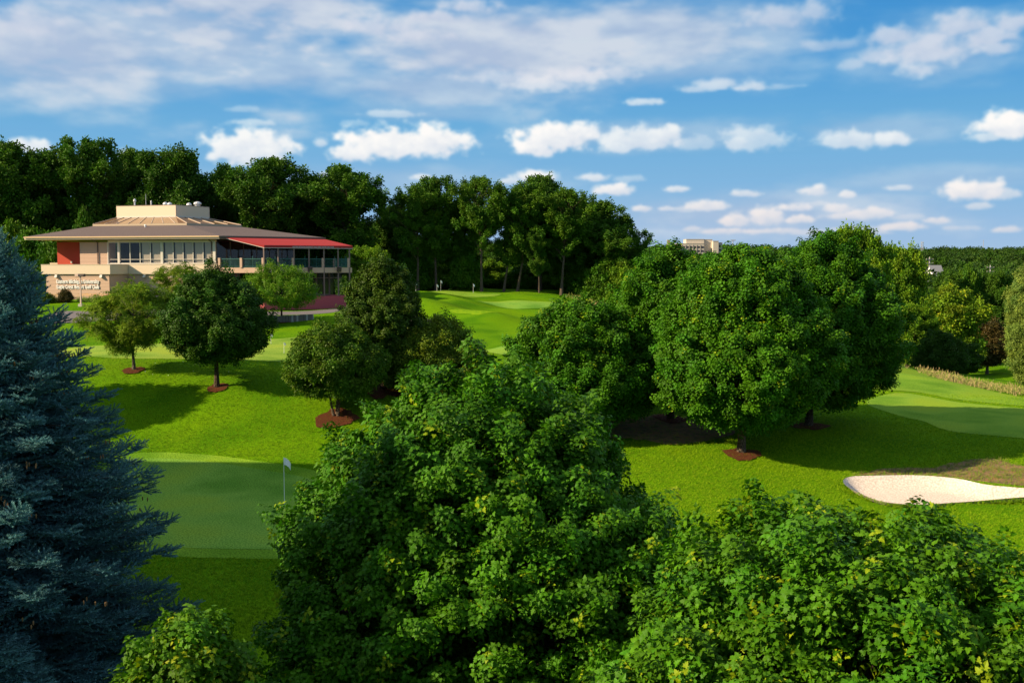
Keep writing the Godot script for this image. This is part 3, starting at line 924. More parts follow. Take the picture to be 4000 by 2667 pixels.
# lapped boards: every board leans out at its foot
func siding(st: SurfaceTool, a: Vector2, b: Vector2, y0: float, y1: float, board := 0.16) -> void:
	var d := (b - a).normalized()
	var out := Vector3(-d.y, 0, d.x)
	var y := y0
	while y < y1 - 0.01:
		var t := minf(y + board, y1)
		var lo := out * 0.028
		var p := Vector3(a.x, y, a.y)
		var q := Vector3(b.x, y, b.y)
		quad(st, p + lo, q + lo, Vector3(b.x, t, b.y) + out * 0.004, Vector3(a.x, t, a.y) + out * 0.004)
		quad(st, p, q, q + lo, p + lo)
		y += board

func letters(parent: Node, text: String, x0: float, width: float, base: float, z: float, cap: float, m: Material, deep: float, caps_font := false) -> void:
	var font := SystemFont.new()
	font.font_names = PackedStringArray(["Droid Sans"])
	font.font_weight = 700
	var full := font.get_string_size(text, HORIZONTAL_ALIGNMENT_LEFT, -1, 64).x
	var sy := cap / (64.0 * 0.714)
	var sx := width / full
	for i in text.length():
		if text[i] == " ":
			continue
		var t := TextMesh.new()
		t.font = font
		t.font_size = 64
		t.pixel_size = 1.0
		t.depth = deep / sy
		t.text = text[i]
		t.horizontal_alignment = HORIZONTAL_ALIGNMENT_LEFT
		t.vertical_alignment = VERTICAL_ALIGNMENT_BOTTOM
		var at := font.get_string_size(text.substr(0, i), HORIZONTAL_ALIGNMENT_LEFT, -1, 64).x
		var o := MeshInstance3D.new()
		o.name = "letter"
		o.mesh = t
		o.material_override = m
		o.scale = Vector3(sx, sy, sy)
		o.position = Vector3(x0 + at * sx, base - font.get_descent(64) * sy, z)
		parent.add_child(o, true)

func clubhouse() -> void:
	var c := thing("clubhouse", "two storey tan clubhouse with wide hipped roof, red awning and wall lettering", "building", Vector3(-33.25, -4.2, -118.0), -deg_to_rad(11.0))
	var st := start()
	# lower storey
	st = start()
	bx(st, Vector3(-14.75, 1.0, 0.85), Vector3(7.8, 5.0, 5.6))
	siding(st, Vector2(-18.65, 3.68), Vector2(-10.85, 3.68), -0.6, 3.36)
	siding(st, Vector2(-10.83, 3.65), Vector2(-10.83, 0.0), -0.6, 3.36)
	part(c, "lower_wall", st, M.siding)
	st = start()
	bx(st, Vector3(-5.5, 1.0, -3.0), Vector3(11.2, 4.8, 5.9))
	siding(st, Vector2(-10.8, -0.04), Vector2(0.1, -0.04), -0.6, 3.36)
	part(c, "lower_wall", st, M.siding)
	# cream parapets
	for w in [[Vector2(-19.1, 3.78), Vector2(-10.62, 3.78), 3.36, 4.38], [Vector2(-10.72, 3.66), Vector2(-10.72, 0.22), 3.36, 4.378], [Vector2(-10.6, 0.1), Vector2(0.25, 0.1), 3.36, 4.45], [Vector2(-19.0, 3.66), Vector2(-19.0, -4.0), 3.36, 4.376], [Vector2(-22.4, -2.6), Vector2(-19.15, -2.6), 3.5, 4.6]]:
		st = start()
		wall(st, w[0], w[1], w[2], w[3], 0.2)
		wall(st, w[0], w[1], w[3] + 0.002, w[3] + 0.06, 0.27)
		part(c, "parapet", st, M.cream)
	st = start()
	bx(st, Vector3(-14.8, 3.6, 0.8), Vector3(7.6, 0.2, 5.4))
	part(c, "terrace_floor", st, M.concrete)
	# upper storey: red bay, siding, window band
	st = start()
	bx(st, Vector3(-18.9, 5.6, -1.55), Vector3(3.5, 2.9, 0.3))
	bx(st, Vector3(-20.5, 5.6, -5.0), Vector3(0.3, 2.9, 6.6))
	part(c, "red_wall", st, M.red)
	st = start()
	bx(st, Vector3(-15.0, 5.7, -0.8), Vector3(3.6, 2.6, 1.5))
	siding(st, Vector2(-16.8, -0.04), Vector2(-13.2, -0.04), 4.42, 7.0)
	siding(st, Vector2(-16.82, -1.4), Vector2(-16.82, -0.04), 4.42, 7.0)
	part(c, "upper_wall", st, M.siding)
	st = start()
	bx(st, Vector3(-6.55, 7.08, -0.1), Vector3(13.3, 0.2, 0.3))
	part(c, "window_head", st, M.cream)
	st = start()
	bx(st, Vector3(-6.55, 4.5, 0.03), Vector3(13.4, 0.07, 0.4))
	part(c, "window_sill", st, M.trim)
	for x in [[-13.22, 0.1], [-11.87, 0.26], [-6.5, 0.28], [-0.1, 0.32]]:
		st = start()
		bx(st, Vector3(x[0], 5.76, -0.04), Vector3(x[1], 2.44, 0.24))
		part(c, "pilaster", st, M.trim)
	var edges := [[-13.17, -12.0, false], [-11.74, -10.48, false], [-10.48, -9.23, false], [-9.23, -7.94, true], [-7.94, -6.64, true], [-6.36, -5.13, true], [-5.13, -3.91, true], [-3.91, -2.7, true], [-2.7, -1.48, true], [-1.48, -0.26, true]]
	for e in edges:
		var mid: float = (e[0] + e[1]) / 2
		var w: float = e[1] - e[0]
		var win := Node3D.new()
		win.name = "window"
		c.add_child(win, true)
		win.position = Vector3(mid, 4.54, -0.05)
		st = start()
		for s in [-1, 1]:
			bx(st, Vector3(s * (w / 2 - 0.021), 1.22, 0), Vector3(0.04, 2.44, 0.1))
		bx(st, Vector3(0, 0.035, 0), Vector3(w - 0.09, 0.07, 0.1))
		bx(st, Vector3(0, 2.4, 0), Vector3(w - 0.09, 0.07, 0.1))
		bx(st, Vector3(0, 0.47, 0), Vector3(w - 0.09, 0.05, 0.1))
		part(win, "frame", st, M.trim)
		for pz in [[0.075, 0.435], [0.505, 2.36]]:
			st = start()
			var a := -w / 2 + 0.045
			quad(st, Vector3(a, pz[0], 0), Vector3(-a, pz[0], 0), Vector3(-a, pz[1], 0), Vector3(a, pz[1], 0))
			part(win, "pane", st, M.glass)
		if e[2]:
			st = start()
			bx(st, Vector3(0.05, 1.25, -0.12), Vector3(w - 0.24, 2.3, 0.012))
			part(win, "blind", st, M.blind)
	# dark rooms behind the glass
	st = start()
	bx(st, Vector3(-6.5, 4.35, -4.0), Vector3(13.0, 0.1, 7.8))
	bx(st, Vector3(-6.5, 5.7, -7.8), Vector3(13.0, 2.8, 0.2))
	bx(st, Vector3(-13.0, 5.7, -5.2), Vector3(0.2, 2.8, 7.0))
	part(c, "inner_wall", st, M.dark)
	# glass wall of the second front, set back under the eave
	var g0 := Vector2(0.1, -0.25)
	var g1 := Vector2(6.4, -7.2)
	for k in 6:
		var a := g0.lerp(g1, k / 6.0)
		var b := g0.lerp(g1, (k + 1) / 6.0)
		var win := Node3D.new()
		win.name = "window"
		c.add_child(win, true)
		st = start()
		bar(st, Vector3(b.x, 4.12, b.y), Vector3(b.x, 7.1, b.y), 0.09)
		bar(st, Vector3(a.x, 5.0, a.y), Vector3(b.x, 5.0, b.y), 0.07)
		part(win, "frame", st, M.brown)
		st = start()
		quad(st, Vector3(a.x, 4.12, a.y), Vector3(b.x, 4.12, b.y), Vector3(b.x, 7.1, b.y), Vector3(a.x, 7.1, a.y))
		part(win, "pane", st, M.glass)
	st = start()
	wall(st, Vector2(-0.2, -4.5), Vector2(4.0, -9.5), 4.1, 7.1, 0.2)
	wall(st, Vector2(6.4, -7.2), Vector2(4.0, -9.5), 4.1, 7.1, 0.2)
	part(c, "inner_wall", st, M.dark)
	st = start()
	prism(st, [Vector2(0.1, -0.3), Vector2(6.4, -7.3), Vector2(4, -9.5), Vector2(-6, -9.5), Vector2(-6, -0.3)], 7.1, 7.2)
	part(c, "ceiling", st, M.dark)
	# roof
	for i in 7:
		var j := (i + 1) % 7
		st = start()
		var a := Vector3(EAVE[i].x, 7.6, EAVE[i].y)
		var b := Vector3(EAVE[j].x, 7.6, EAVE[j].y)
		var u := Vector3(CURB[i].x, 9.08, CURB[i].y)
		var v := Vector3(CURB[j].x, 9.08, CURB[j].y)
		var s := (b - a).length()
		for q in [[a, 0.0, 0.0], [b, s, 0.0], [v, s * 0.75, 7.0], [a, 0.0, 0.0], [v, s * 0.75, 7.0], [u, s * 0.25, 7.0]]:
			st.set_uv(Vector2(q[1], q[2]))
			st.add_vertex(q[0])
		part(c, "roof_slope", st, M.roof)
		st = start()
		wall(st, EAVE[i], EAVE[j], 7.27, 7.58, 0.09)
		part(c, "fascia", st, M.cream if i == 0 or i == 6 else M.fascia_brown)
		st = start()
		var off := Vector2(EAVE[j] - EAVE[i]).normalized().orthogonal() * -0.12
		if off.dot(EAVE[i] - Vector2(-8, -10)) < 0.0:
			off = -off
		wall(st, EAVE[i] + off, EAVE[j] + off, 7.46, 7.6, 0.13)
		part(c, "gutter", st, M.gutter if i == 0 else M.fascia_brown)
	st = start()
	for i in range(1, 6):
		tri(st, Vector3(EAVE[0].x, 7.29, EAVE[0].y), Vector3(EAVE[i].x, 7.29, EAVE[i].y), Vector3(EAVE[i + 1].x, 7.29, EAVE[i + 1].y))
	part(c, "soffit", st, M.soffit)
	# skylight: curb, bars, panes
	for i in 7:
		var j := (i + 1) % 7
		st = start()
		wall(st, CURB[i], CURB[j], 9.0, 9.3, 0.16)
		part(c, "skylight_curb", st, M.soffit)
		var n := 8 if i == 0 else 4
		for k in n:
			var f0 := float(k) / n
			var f1 := float(k + 1) / n
			var a: Vector2 = CURB[i].lerp(CURB[j], f0)
			var b: Vector2 = CURB[i].lerp(CURB[j], f1)
			var d: Vector2 = HOUSE[i].lerp(HOUSE[j], f0)
			var e: Vector2 = HOUSE[i].lerp(HOUSE[j], f1)
			st = start()
			quad(st, Vector3(a.x, 9.31, a.y), Vector3(b.x, 9.31, b.y), Vector3(e.x, 10.22, e.y), Vector3(d.x, 10.22, d.y))
			part(c, "skylight_pane", st, M.skylight)
			st = start()
			bar(st, Vector3(a.x, 9.33, a.y), Vector3(d.x, 10.24, d.y), 0.075)
			part(c, "skylight_bar", st, M.bar)
		st = start()
		wall(st, HOUSE[i], HOUSE[j], 10.1, 11.62, 0.14)
		part(c, "penthouse_wall", st, M.cream)
		st = start()
		wall(st, HOUSE[i], HOUSE[j], 10.12, 10.34, 0.2)
		part(c, "flashing", st, M.trim)
		st = start()
		wall(st, HOUSE[i], HOUSE[j], 11.622, 11.68, 0.2)
		part(c, "coping", st, M.fascia_brown)
	st = start()
	prism(st, HOUSE, 11.2, 11.3)
	part(c, "penthouse_roof", st, M.concrete)
	# on the penthouse roof
	for p in [[-16.0, -10.6, 0.95, 0.10, 0.17], [-14.0, -11.0, 0.75, 0.09, 0.09], [-12.3, -11.4, 0.55, 0.22, 0.3], [-11.6, -11.2, 0.5, 0.2, 0.27], [-8.9, -11.0, 0.4, 0.24, 0.30], [-8.5, -12.4, 0.62, 0.34, 0.46]]:
		st = start()
		var y := 11.3
		var top: float = y + 0.35 + p[2]
		tube(st, [Vector3(p[0], y, p[1]), Vector3(p[0], top - 0.3, p[1])], [p[3], p[3]], 12)
		tube(st, [Vector3(p[0], top - 0.36, p[1]), Vector3(p[0], top - 0.28, p[1]), Vector3(p[0], top - 0.12, p[1]), Vector3(p[0], top, p[1])], [p[4], p[4] * 1.08, p[4] * 0.9, p[4] * 0.35], 12)
		part(c, "roof_vent", st, M.metal)
	st = start()
	tube(st, [Vector3(-14.6, 11.3, -10.8), Vector3(-14.6, 13.2, -10.8)], [0.035, 0.02], 6)
	part(c, "antenna", st, M.metal)
	st = start()
	tube(st, [Vector3(-11.0, 8.75, -4.35), Vector3(-11.0, 9.0, -4.35)], [0.11, 0.11], 8)
	tube(st, [Vector3(-11.0, 9.0, -4.35), Vector3(-11.0, 9.1, -4.35)], [0.17, 0.12], 8)
	part(c, "roof_vent", st, M.metal)
	# downspouts
	for x in [-14.49, -0.4]:
		st = start()
		bar(st, Vector3(x, 7.3, 1.15), Vector3(x + 0.02, 6.95, 0.1), 0.07)
		bar(st, Vector3(x, 6.97, 0.06), Vector3(x, 4.5, 0.06), 0.08)
		part(c, "downspout", st, M.brown)
	# lamps under the parapet, wedges
	for p in [[-17.3, 3.8], [-11.75, 3.8], [-8.7, 0.08], [-5.3, 0.08]]:
		st = start()
		var b := Vector3(p[0], 3.0, p[1])
		var v := [b + Vector3(-0.14, 0.3, -0.1), b + Vector3(0.14, 0.3, -0.1), b + Vector3(0.14, 0.3, 0.06), b + Vector3(-0.14, 0.3, 0.06), b + Vector3(-0.14, -0.02, -0.1), b + Vector3(0.14, -0.02, -0.1), b + Vector3(0.14, -0.02, 0.2), b + Vector3(-0.14, -0.02, 0.2)]
		for f in [[0, 1, 2, 3], [7, 6, 5, 4], [3, 2, 6, 7], [0, 3, 7, 4], [2, 1, 5, 6], [1, 0, 4, 5]]:
			quad(st, v[f[0]], v[f[1]], v[f[2]], v[f[3]])
		part(c, "wall_lamp", st, M.trim)
	st = start()
	bx(st, Vector3(-18.75, 4.72, -1.3), Vector3(0.16, 0.24, 0.2))
	part(c, "wall_lamp", st, M.trim)
	# lettering
	var sign := Node3D.new()
	sign.name = "wall_sign"
	c.add_child(sign)
	letters(sign, "Eastern Michigan University", -17.34, 5.27, 2.33, 3.76, 0.4, M.white, 0.06)
	letters(sign, "Eagle Crest Resort Golf Club", -17.34, 5.27, 1.74, 3.76, 0.4, M.white, 0.06)
	# terrace of the second front
	var deck := [Vector2(0.6, 0.75), Vector2(6.23, 0.95), Vector2(14.17, -5.3), Vector2(10.5, -9.5), Vector2(6.5, -7.0), Vector2(0.3, -0.2)]
	st = start()
	prism(st, deck, 3.5, 4.08)
	part(c, "deck", st, M.siding)
	st = start()
	prism(st, deck, -0.6, 0.86)
	part(c, "base_wall", st, M.red_dark)
	var posts := [Vector2(6.23, 0.93), Vector2(7.46, -0.06), Vector2(8.86, -1.18), Vector2(10.21, -2.25), Vector2(11.57, -3.31), Vector2(12.88, -4.32), Vector2(13.94, -5.13)]
	for i in posts.size():
		st = start()
		bar(st, Vector3(posts[i].x, 0.86, posts[i].y), Vector3(posts[i].x, 6.3, posts[i].y), 0.13)
		part(c, "post", st, M.brown_light)
	var rails := [Vector2(0.85, 0.72), Vector2(3.5, 0.82), Vector2(6.1, 0.86), Vector2(8.75, -1.22), Vector2(11.45, -3.36), Vector2(13.85, -5.15), Vector2(10.6, -9.2)]
	for i in rails.size():
		st = start()
		bx(st, Vector3(rails[i].x, 4.62, rails[i].y), Vector3(0.26, 1.08, 0.26))
		part(c, "rail_post", st, M.siding)
		if i == rails.size() - 1:
			break
		var rail := Node3D.new()
		rail.name = "railing"
		c.add_child(rail, true)
		var a: Vector2 = rails[i]
		var b: Vector2 = rails[i + 1]
		st = start()
		bar(st, Vector3(a.x, 5.06, a.y), Vector3(b.x, 5.06, b.y), 0.06)
		bar(st, Vector3(a.x, 4.2, a.y), Vector3(b.x, 4.2, b.y), 0.05)
		part(rail, "handrail", st, M.teal)
		st = start()
		var n := int(a.distance_to(b) / 0.11)
		for k in range(1, n):
			var p := a.lerp(b, float(k) / n)
			bx(st, Vector3(p.x, 4.63, p.y), Vector3(0.02, 0.82, 0.02) * (1.0 if k % 12 else 1.8))
		part(rail, "balusters", st, M.teal).set_meta("kind", "stuff")
	# awning
	var aw := Node3D.new()
	aw.name = "awning"
	c.add_child(aw)
	var ab0 := Vector3(1.75, 7.4, 0.8)
	var ab1 := Vector3(9.95, 7.4, -7.9)
	var af0 := Vector3(6.32, 6.55, 1.0)
	var af1 := Vector3(14.3, 6.55, -5.27)
	var drop := Vector3(0, -0.3, 0)
	st = start()
	quad(st, ab0, ab1, af1, af0)
	part(aw, "canopy", st, M.awning)
	for v in [[af0, af1], [ab0, af0], [ab1, af1]]:
		st = start()
		quad(st, v[0], v[1], v[1] + drop, v[0] + drop * (1.0 if v[0] == af0 else 0.3))
		part(aw, "valance", st, M.awning)
		st = start()
		bar(st, v[0] + drop * (1.0 if v[0] == af0 else 0.3), v[1] + drop, 0.05)
		part(aw, "hem_bar", st, M.trim)
	var print_ := Node3D.new()
	print_.name = "lettering"
	aw.add_child(print_)
	var along := (af1 - af0)
	print_.position = af0 + along * 0.31 + drop * 0.8
	print_.rotation.y = -atan2(along.z, along.x)
	letters(print_, "EASTERN MICHIGAN UNIVERSITY EAGLE CREST RESORT GOLF CLUB", 0.0, along.length() * 0.47, 0.0, 0.012, 0.16, M.print_grey, 0.006)
	# lower glass front behind the posts
	var l0 := Vector2(3.6, -1.2)
	var l1 := Vector2(12.1, -7.6)
	for k in 7:
		var a := l0.lerp(l1, k / 7.0)
		var b := l0.lerp(l1, (k + 1) / 7.0)
		var door := k == 4 or k == 5
		var win := Node3D.new()
		win.name = "door" if door else "window"
		c.add_child(win, true)
		st = start()
		bar(st, Vector3(a.x, 0.86, a.y), Vector3(a.x, 3.5, a.y), 0.12)
		bar(st, Vector3(a.x, 2.9, a.y), Vector3(b.x, 2.9, b.y), 0.1)
		if door:
			bar(st, Vector3(b.x, 0.86, b.y), Vector3(b.x, 2.9, b.y), 0.14)
			bar(st, Vector3(a.x, 0.95, a.y), Vector3(b.x, 0.95, b.y), 0.16)
		part(win, "frame", st, M.brown_light)
		st = start()
		quad(st, Vector3(a.x, 0.86, a.y), Vector3(b.x, 0.86, b.y), Vector3(b.x, 3.5, b.y), Vector3(a.x, 3.5, a.y))
		part(win, "pane", st, M.glass)
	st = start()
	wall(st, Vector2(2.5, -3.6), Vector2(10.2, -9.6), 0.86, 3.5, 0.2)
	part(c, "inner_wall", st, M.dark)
	# two loudspeakers on the deck edge
	for p in [Vector2(10.3, -2.1), Vector2(12.95, -4.2)]:
		st = start()
		obx(st, Transform3D(Basis.from_euler(Vector3(0.35, 0.6, 0)), Vector3(p.x + 0.16, 3.9, p.y + 0.2)), Vector3(0.46, 0.55, 0.34))
		part(c, "loudspeaker", st, M.brown)

# ---------------------------------------------------------------- small things

func flagstick(label: String, x: float, z: float, h: float, cloth: Material, group := "", fl := Vector2(0.42, 0.34)) -> void:
	var t := thing("flagstick", label, "flagstick", Vector3(x, ground(x, z) + 0.02, z), 0.5, group)
	var st := start()
	tube(st, [Vector3(0, -0.1, 0), Vector3(0, h, 0)], [0.016, 0.010], 8)
	part(t, "pole", st, M.white)
	st = start()
	tube(st, [Vector3(0, 0.004, 0), Vector3(0, 0.012, 0)], [0.054, 0.054], 14)
	part(t, "cup", st, M.dark)
	# hanging cloth with folds, thin but closed
	st = start()
	var n := 8
	for side in [-1.0, 1.0]:
		for i in n:
			for j in 4:
				var p := []
				for c in [[i, j], [i + 1, j], [i + 1, j + 1], [i, j + 1]]:
					var f: float = c[0] / float(n)
					var g: float = c[1] / 4.0
					p.append(Vector3(f * fl.x * 0.8, h - 0.02 - g * fl.y - f * f * fl.y * 0.9, 0.05 * sin(f * 9.0 + g * 2.0) * f + side * 0.002))
				if side > 0.0:
					quad(st, p[0], p[1], p[2], p[3])
				else:
					quad(st, p[3], p[2], p[1], p[0])
	part(t, "flag", st, cloth)

func golf_ball(x: float, z: float, label: String) -> void:
	var s := SphereMesh.new()
	s.radius = 0.0215
	s.height = 0.043
	s.radial_segments = 12
	s.rings = 6
	var o := part(self, numbered("golf_ball"), s, M.white, Vector3(x, ground(x, z) + 0.04, z))
	tag(o, label, "golf ball", "golf balls lying by the practice green")

func lamp_post() -> void:
	var x := -45.3
	var z := -110.3
	var t := thing("lamp_post", "square tan lamp post with two box heads in front of the wall lettering", "lamp post", Vector3(x, ground(x, z), z), -0.2)
	var st := start()
	bx(st, Vector3(0, 0.1, 0), Vector3(0.42, 0.3, 0.42))
	part(t, "footing", st, M.concrete)
	st = start()
	bx(st, Vector3(0, 1.7, 0), Vector3(0.13, 2.95, 0.13))
	part(t, "pole", st, M.tan_paint)
	for s in [-1, 1]:
		st = start()
		bx(st, Vector3(s * 0.1, 3.2, 0), Vector3(0.08, 0.07, 0.07))
		part(t, "arm", st, M.tan_paint)
		st = start()
		bx(st, Vector3(s * 0.32, 3.26, 0.0), Vector3(0.38, 0.26, 0.38))
		bx(st, Vector3(s * 0.32, 3.115, 0.0), Vector3(0.3, 0.03, 0.3))
		part(t, "lamp_head", st, M.tan_paint if s < 0 else M.brown)  # sun-side head lighter, the other darker: light put into the colour

func retaining_wall() -> void:
	var line := [Vector2(-28.6, -103.0), Vector2(-26.3, -102.9), Vector2(-24.5, -102.9), Vector2(-22.2, -104.0), Vector2(-20.2, -106.1)]
	var t := thing("retaining_wall", "weathered upright timber retaining wall below the clubhouse path", "wall", Vector3(0, 0, 0))
	var r := RandomNumberGenerator.new()
	r.seed = 4
	for i in 4:
		var a: Vector2 = line[i]
		var b: Vector2 = line[i + 1]
		var n := int(a.distance_to(b) / 0.27)
		for k in n:
			var p := a.lerp(b, (k + 0.5) / n)
			var st := start()
			var top := -4.83 + r.randf_range(-0.03, 0.03)
			var lo := ground(p.x, p.y) - 0.3
			obx(st, Transform3D(Basis(Vector3.UP, -atan2(b.y - a.y, b.x - a.x) + r.randf_range(-0.06, 0.06)), Vector3(p.x, (top + lo) / 2, p.y + r.randf_range(-0.02, 0.02))), Vector3(0.25, top - lo, 0.22))
			part(t, "timber", st, M.timber if r.randf() < 0.65 else M.timber_pale)
	var st := start()
	for i in 4:
		wall(st, line[i] + Vector2(0, -0.35), line[i + 1] + Vector2(-0.1, -0.4), -6.0, -4.86, 0.5)
	part(t, "backing", st, M.concrete)

func distant_building() -> void:
	var t := thing("university_building", "pale stone institutional block with window rows rising above the far treeline", "building", Vector3(196.0, -16.0, -1100.0))
	# wings: x0, x1, top, z front, depth
	for w in [[-22.6, 4.5, 39.6, 0.0, 24.0, 0, 7], [-13.5, 5.2, 44.2, -4.0, 18.0, 9, 0], [5.3, 14.2, 44.0, -6.0, 15.0, 9, 0], [13.6, 19.2, 42.2, 2.0, 12.0, 9, 0], [19.3, 23.8, 40.6, -1.0, 14.0, 0, 1]]:
		var st := start()
		bx(st, Vector3((w[0] + w[1]) / 2, w[2] / 2, w[3] - w[4] / 2), Vector3(w[1] - w[0], w[2], w[4]))
		part(t, "wall", st, M.far_stone)
		st = start()
		bx(st, Vector3((w[0] + w[1]) / 2, w[2] + 0.25, w[3] - w[4] / 2), Vector3(w[1] - w[0] + 0.5, 0.5, w[4] + 0.5))
		part(t, "cornice", st, M.far_trim)
		var n: int = w[6]
		for i in n:
			var x: float = w[0] + (i + 0.5) * (w[1] - w[0]) / n
			st = start()
			bx(st, Vector3(x - (w[1] - w[0]) / n / 2, w[2] / 2 - 0.5, w[3] + 0.15), Vector3(0.7, w[2] - 1.0, 0.3))
			part(t, "pier", st, M.far_trim)
			for f in 8:
				st = start()
				bx(st, Vector3(x + 0.1, w[2] - 3.4 - f * 4.0, w[3] + 0.1), Vector3(2.5, 2.2, 0.24))
				part(t, "window", st, M.far_glass)
	var s2 := thing("chimney_stack", "lone square brick chimney standing beside the far pale block", "chimney", Vector3(162.6, -16.0, -1095.0))
	var st := start()
	bx(st, Vector3(0, 21.6, 0), Vector3(2.9, 43.2, 2.9))
	part(s2, "shaft", st, M.far_brick)
	st = start()
	bx(st, Vector3(0, 43.4, 0), Vector3(3.3, 0.5, 3.3))
	part(s2, "cap", st, M.far_trim)
	var s3 := thing("floodlight_pole", "slim floodlight mast beside the far pale block", "pole", Vector3(230.6, -14.0, -1100.0))
	st = start()
	tube(st, [Vector3(0, 0, 0), Vector3(0, 41.0, 0)], [0.6, 0.4], 6)
	part(s3, "pole", st, M.far_metal)
	for k in 4:
		st = start()
		bx(st, Vector3(-2.1 + 1.4 * k, 41.4, 0.3), Vector3(0.9, 0.9, 0.5))
		part(s3, "floodlight", st, M.far_metal)
	st = start()
	bx(st, Vector3(0, 41.0, 0), Vector3(5.2, 0.3, 0.3))
	part(s3, "crossbar", st, M.far_metal)

func utility_pole(x: float, y: float, z: float, base: float, arms: int, label: String) -> void:
	var t := thing("utility_pole", label, "utility pole", Vector3(x, base, z), 0.2, "utility poles on the plain")
	var st := start()
	tube(st, [Vector3(0, 0, 0), Vector3(0, y - base, 0)], [0.3, 0.24], 6)
	part(t, "pole", st, M.far_metal)
	for k in arms:
		st = start()
		bx(st, Vector3(0, y - base - 1.0 - 1.7 * k, 0.2), Vector3(3.6, 0.22, 0.2))
		part(t, "crossarm", st, M.far_metal)
		for i in 3:
			st = start()
			bx(st, Vector3(-1.6 + 1.6 * i, y - base - 0.75 - 1.7 * k, 0.2), Vector3(0.16, 0.3, 0.16))
			part(t, "insulator", st, M.far_trim)

func lattice_tower() -> void:
	var t := thing("radio_tower", "white lattice radio tower rising from the wooded ridge top", "tower", Vector3(506.0, 8.0, -1300.0))
	for k in 4:
		var st := start()
		var s := Vector3(-1 if k & 1 else 1, 0, -1 if k & 2 else 1)
		bar(st, s * 1.4 + Vector3(0, 0, 0), s * 0.9 + Vector3(0, 22.5, 0), 0.22)
		part(t, "leg", st, M.metal)
	for i in 9:
		var st := start()
		var y := 1.5 + i * 2.4
		var e := lerpf(1.4, 0.9, y / 22.5)
		bar(st, Vector3(-e, y, e), Vector3(e, y + 2.0, e), 0.16)
		bar(st, Vector3(e, y, e), Vector3(e, y + 2.0, -e), 0.16)
		bar(st, Vector3(e, y, -e), Vector3(-e, y + 2.0, -e), 0.16)
		bar(st, Vector3(-e, y, -e), Vector3(-e, y + 2.0, e), 0.16)
		part(t, "brace", st, M.metal)
	for y in [18.0, 21.5]:
		for k in 3:
			var st := start()
			var a := TAU * k / 3.0
			bx(st, Vector3(cos(a) * 1.7, y, sin(a) * 1.7), Vector3(0.4, 1.6, 0.4))
			part(t, "panel_antenna", st, M.metal)
	var m := thing("radio_mast", "thin guyed radio mast above the far ridge", "mast", Vector3(671.0, 5.0, -1500.0))
	var st := start()
	tube(st, [Vector3(0, 0, 0), Vector3(0, 33.0, 0)], [0.35, 0.3], 5)
	part(m, "pole", st, M.far_metal)

func small_house(called: String, label: String, at: Vector3, w: float, d: float, h: float, rise: float, walls: Material, roof: Material) -> void:
	var t := thing(called, label, "building", at, 0.3)
	var st := start()
	bx(st, Vector3(0, h / 2, 0), Vector3(w, h, d))
	for s in [-1, 1]:
		tri(st, Vector3(s * w / 2, h, -d / 2), Vector3(s * w / 2, h, d / 2), Vector3(s * w / 2, h + rise, 0))
	part(t, "wall", st, walls)
	for s in [-1, 1]:
		st = start()
		bar(st, Vector3(0, h + rise, 0), Vector3(0, h - 0.3, s * (d / 2 + 0.5)), w + 0.8, 0.2)
		part(t, "roof_slope", st, roof)
	for i in 3:
		st = start()
		bx(st, Vector3((i - 1) * w * 0.3, h * 0.55, d / 2 + 0.03), Vector3(w * 0.14, h * 0.3, 0.1))
		part(t, "window", st, M.far_glass)

# the wing of the hotel whose shadow lies over the green
func hotel() -> void:
	var t := thing("hotel_wing", "long four storey tan hotel wing outside the picture, shading the green", "building", Vector3(-47.0, -13.0, -21.5), deg_to_rad(-5.0))
	var st := start()
	bx(st, Vector3(0, 8.9, 0), Vector3(36.0, 17.8, 54.0))
	part(t, "wall", st, M.siding)
	st = start()
	bx(st, Vector3(0, 18.0, 0), Vector3(36.6, 0.4, 54.6))
	part(t, "roof", st, M.roof)
	for f in 4:
		for i in 9:
			st = start()
			bx(st, Vector3(18.02, 3.0 + f * 4.0, -24.0 + i * 6.0), Vector3(0.1, 1.8, 2.4))
			part(t, "window", st, M.far_glass)

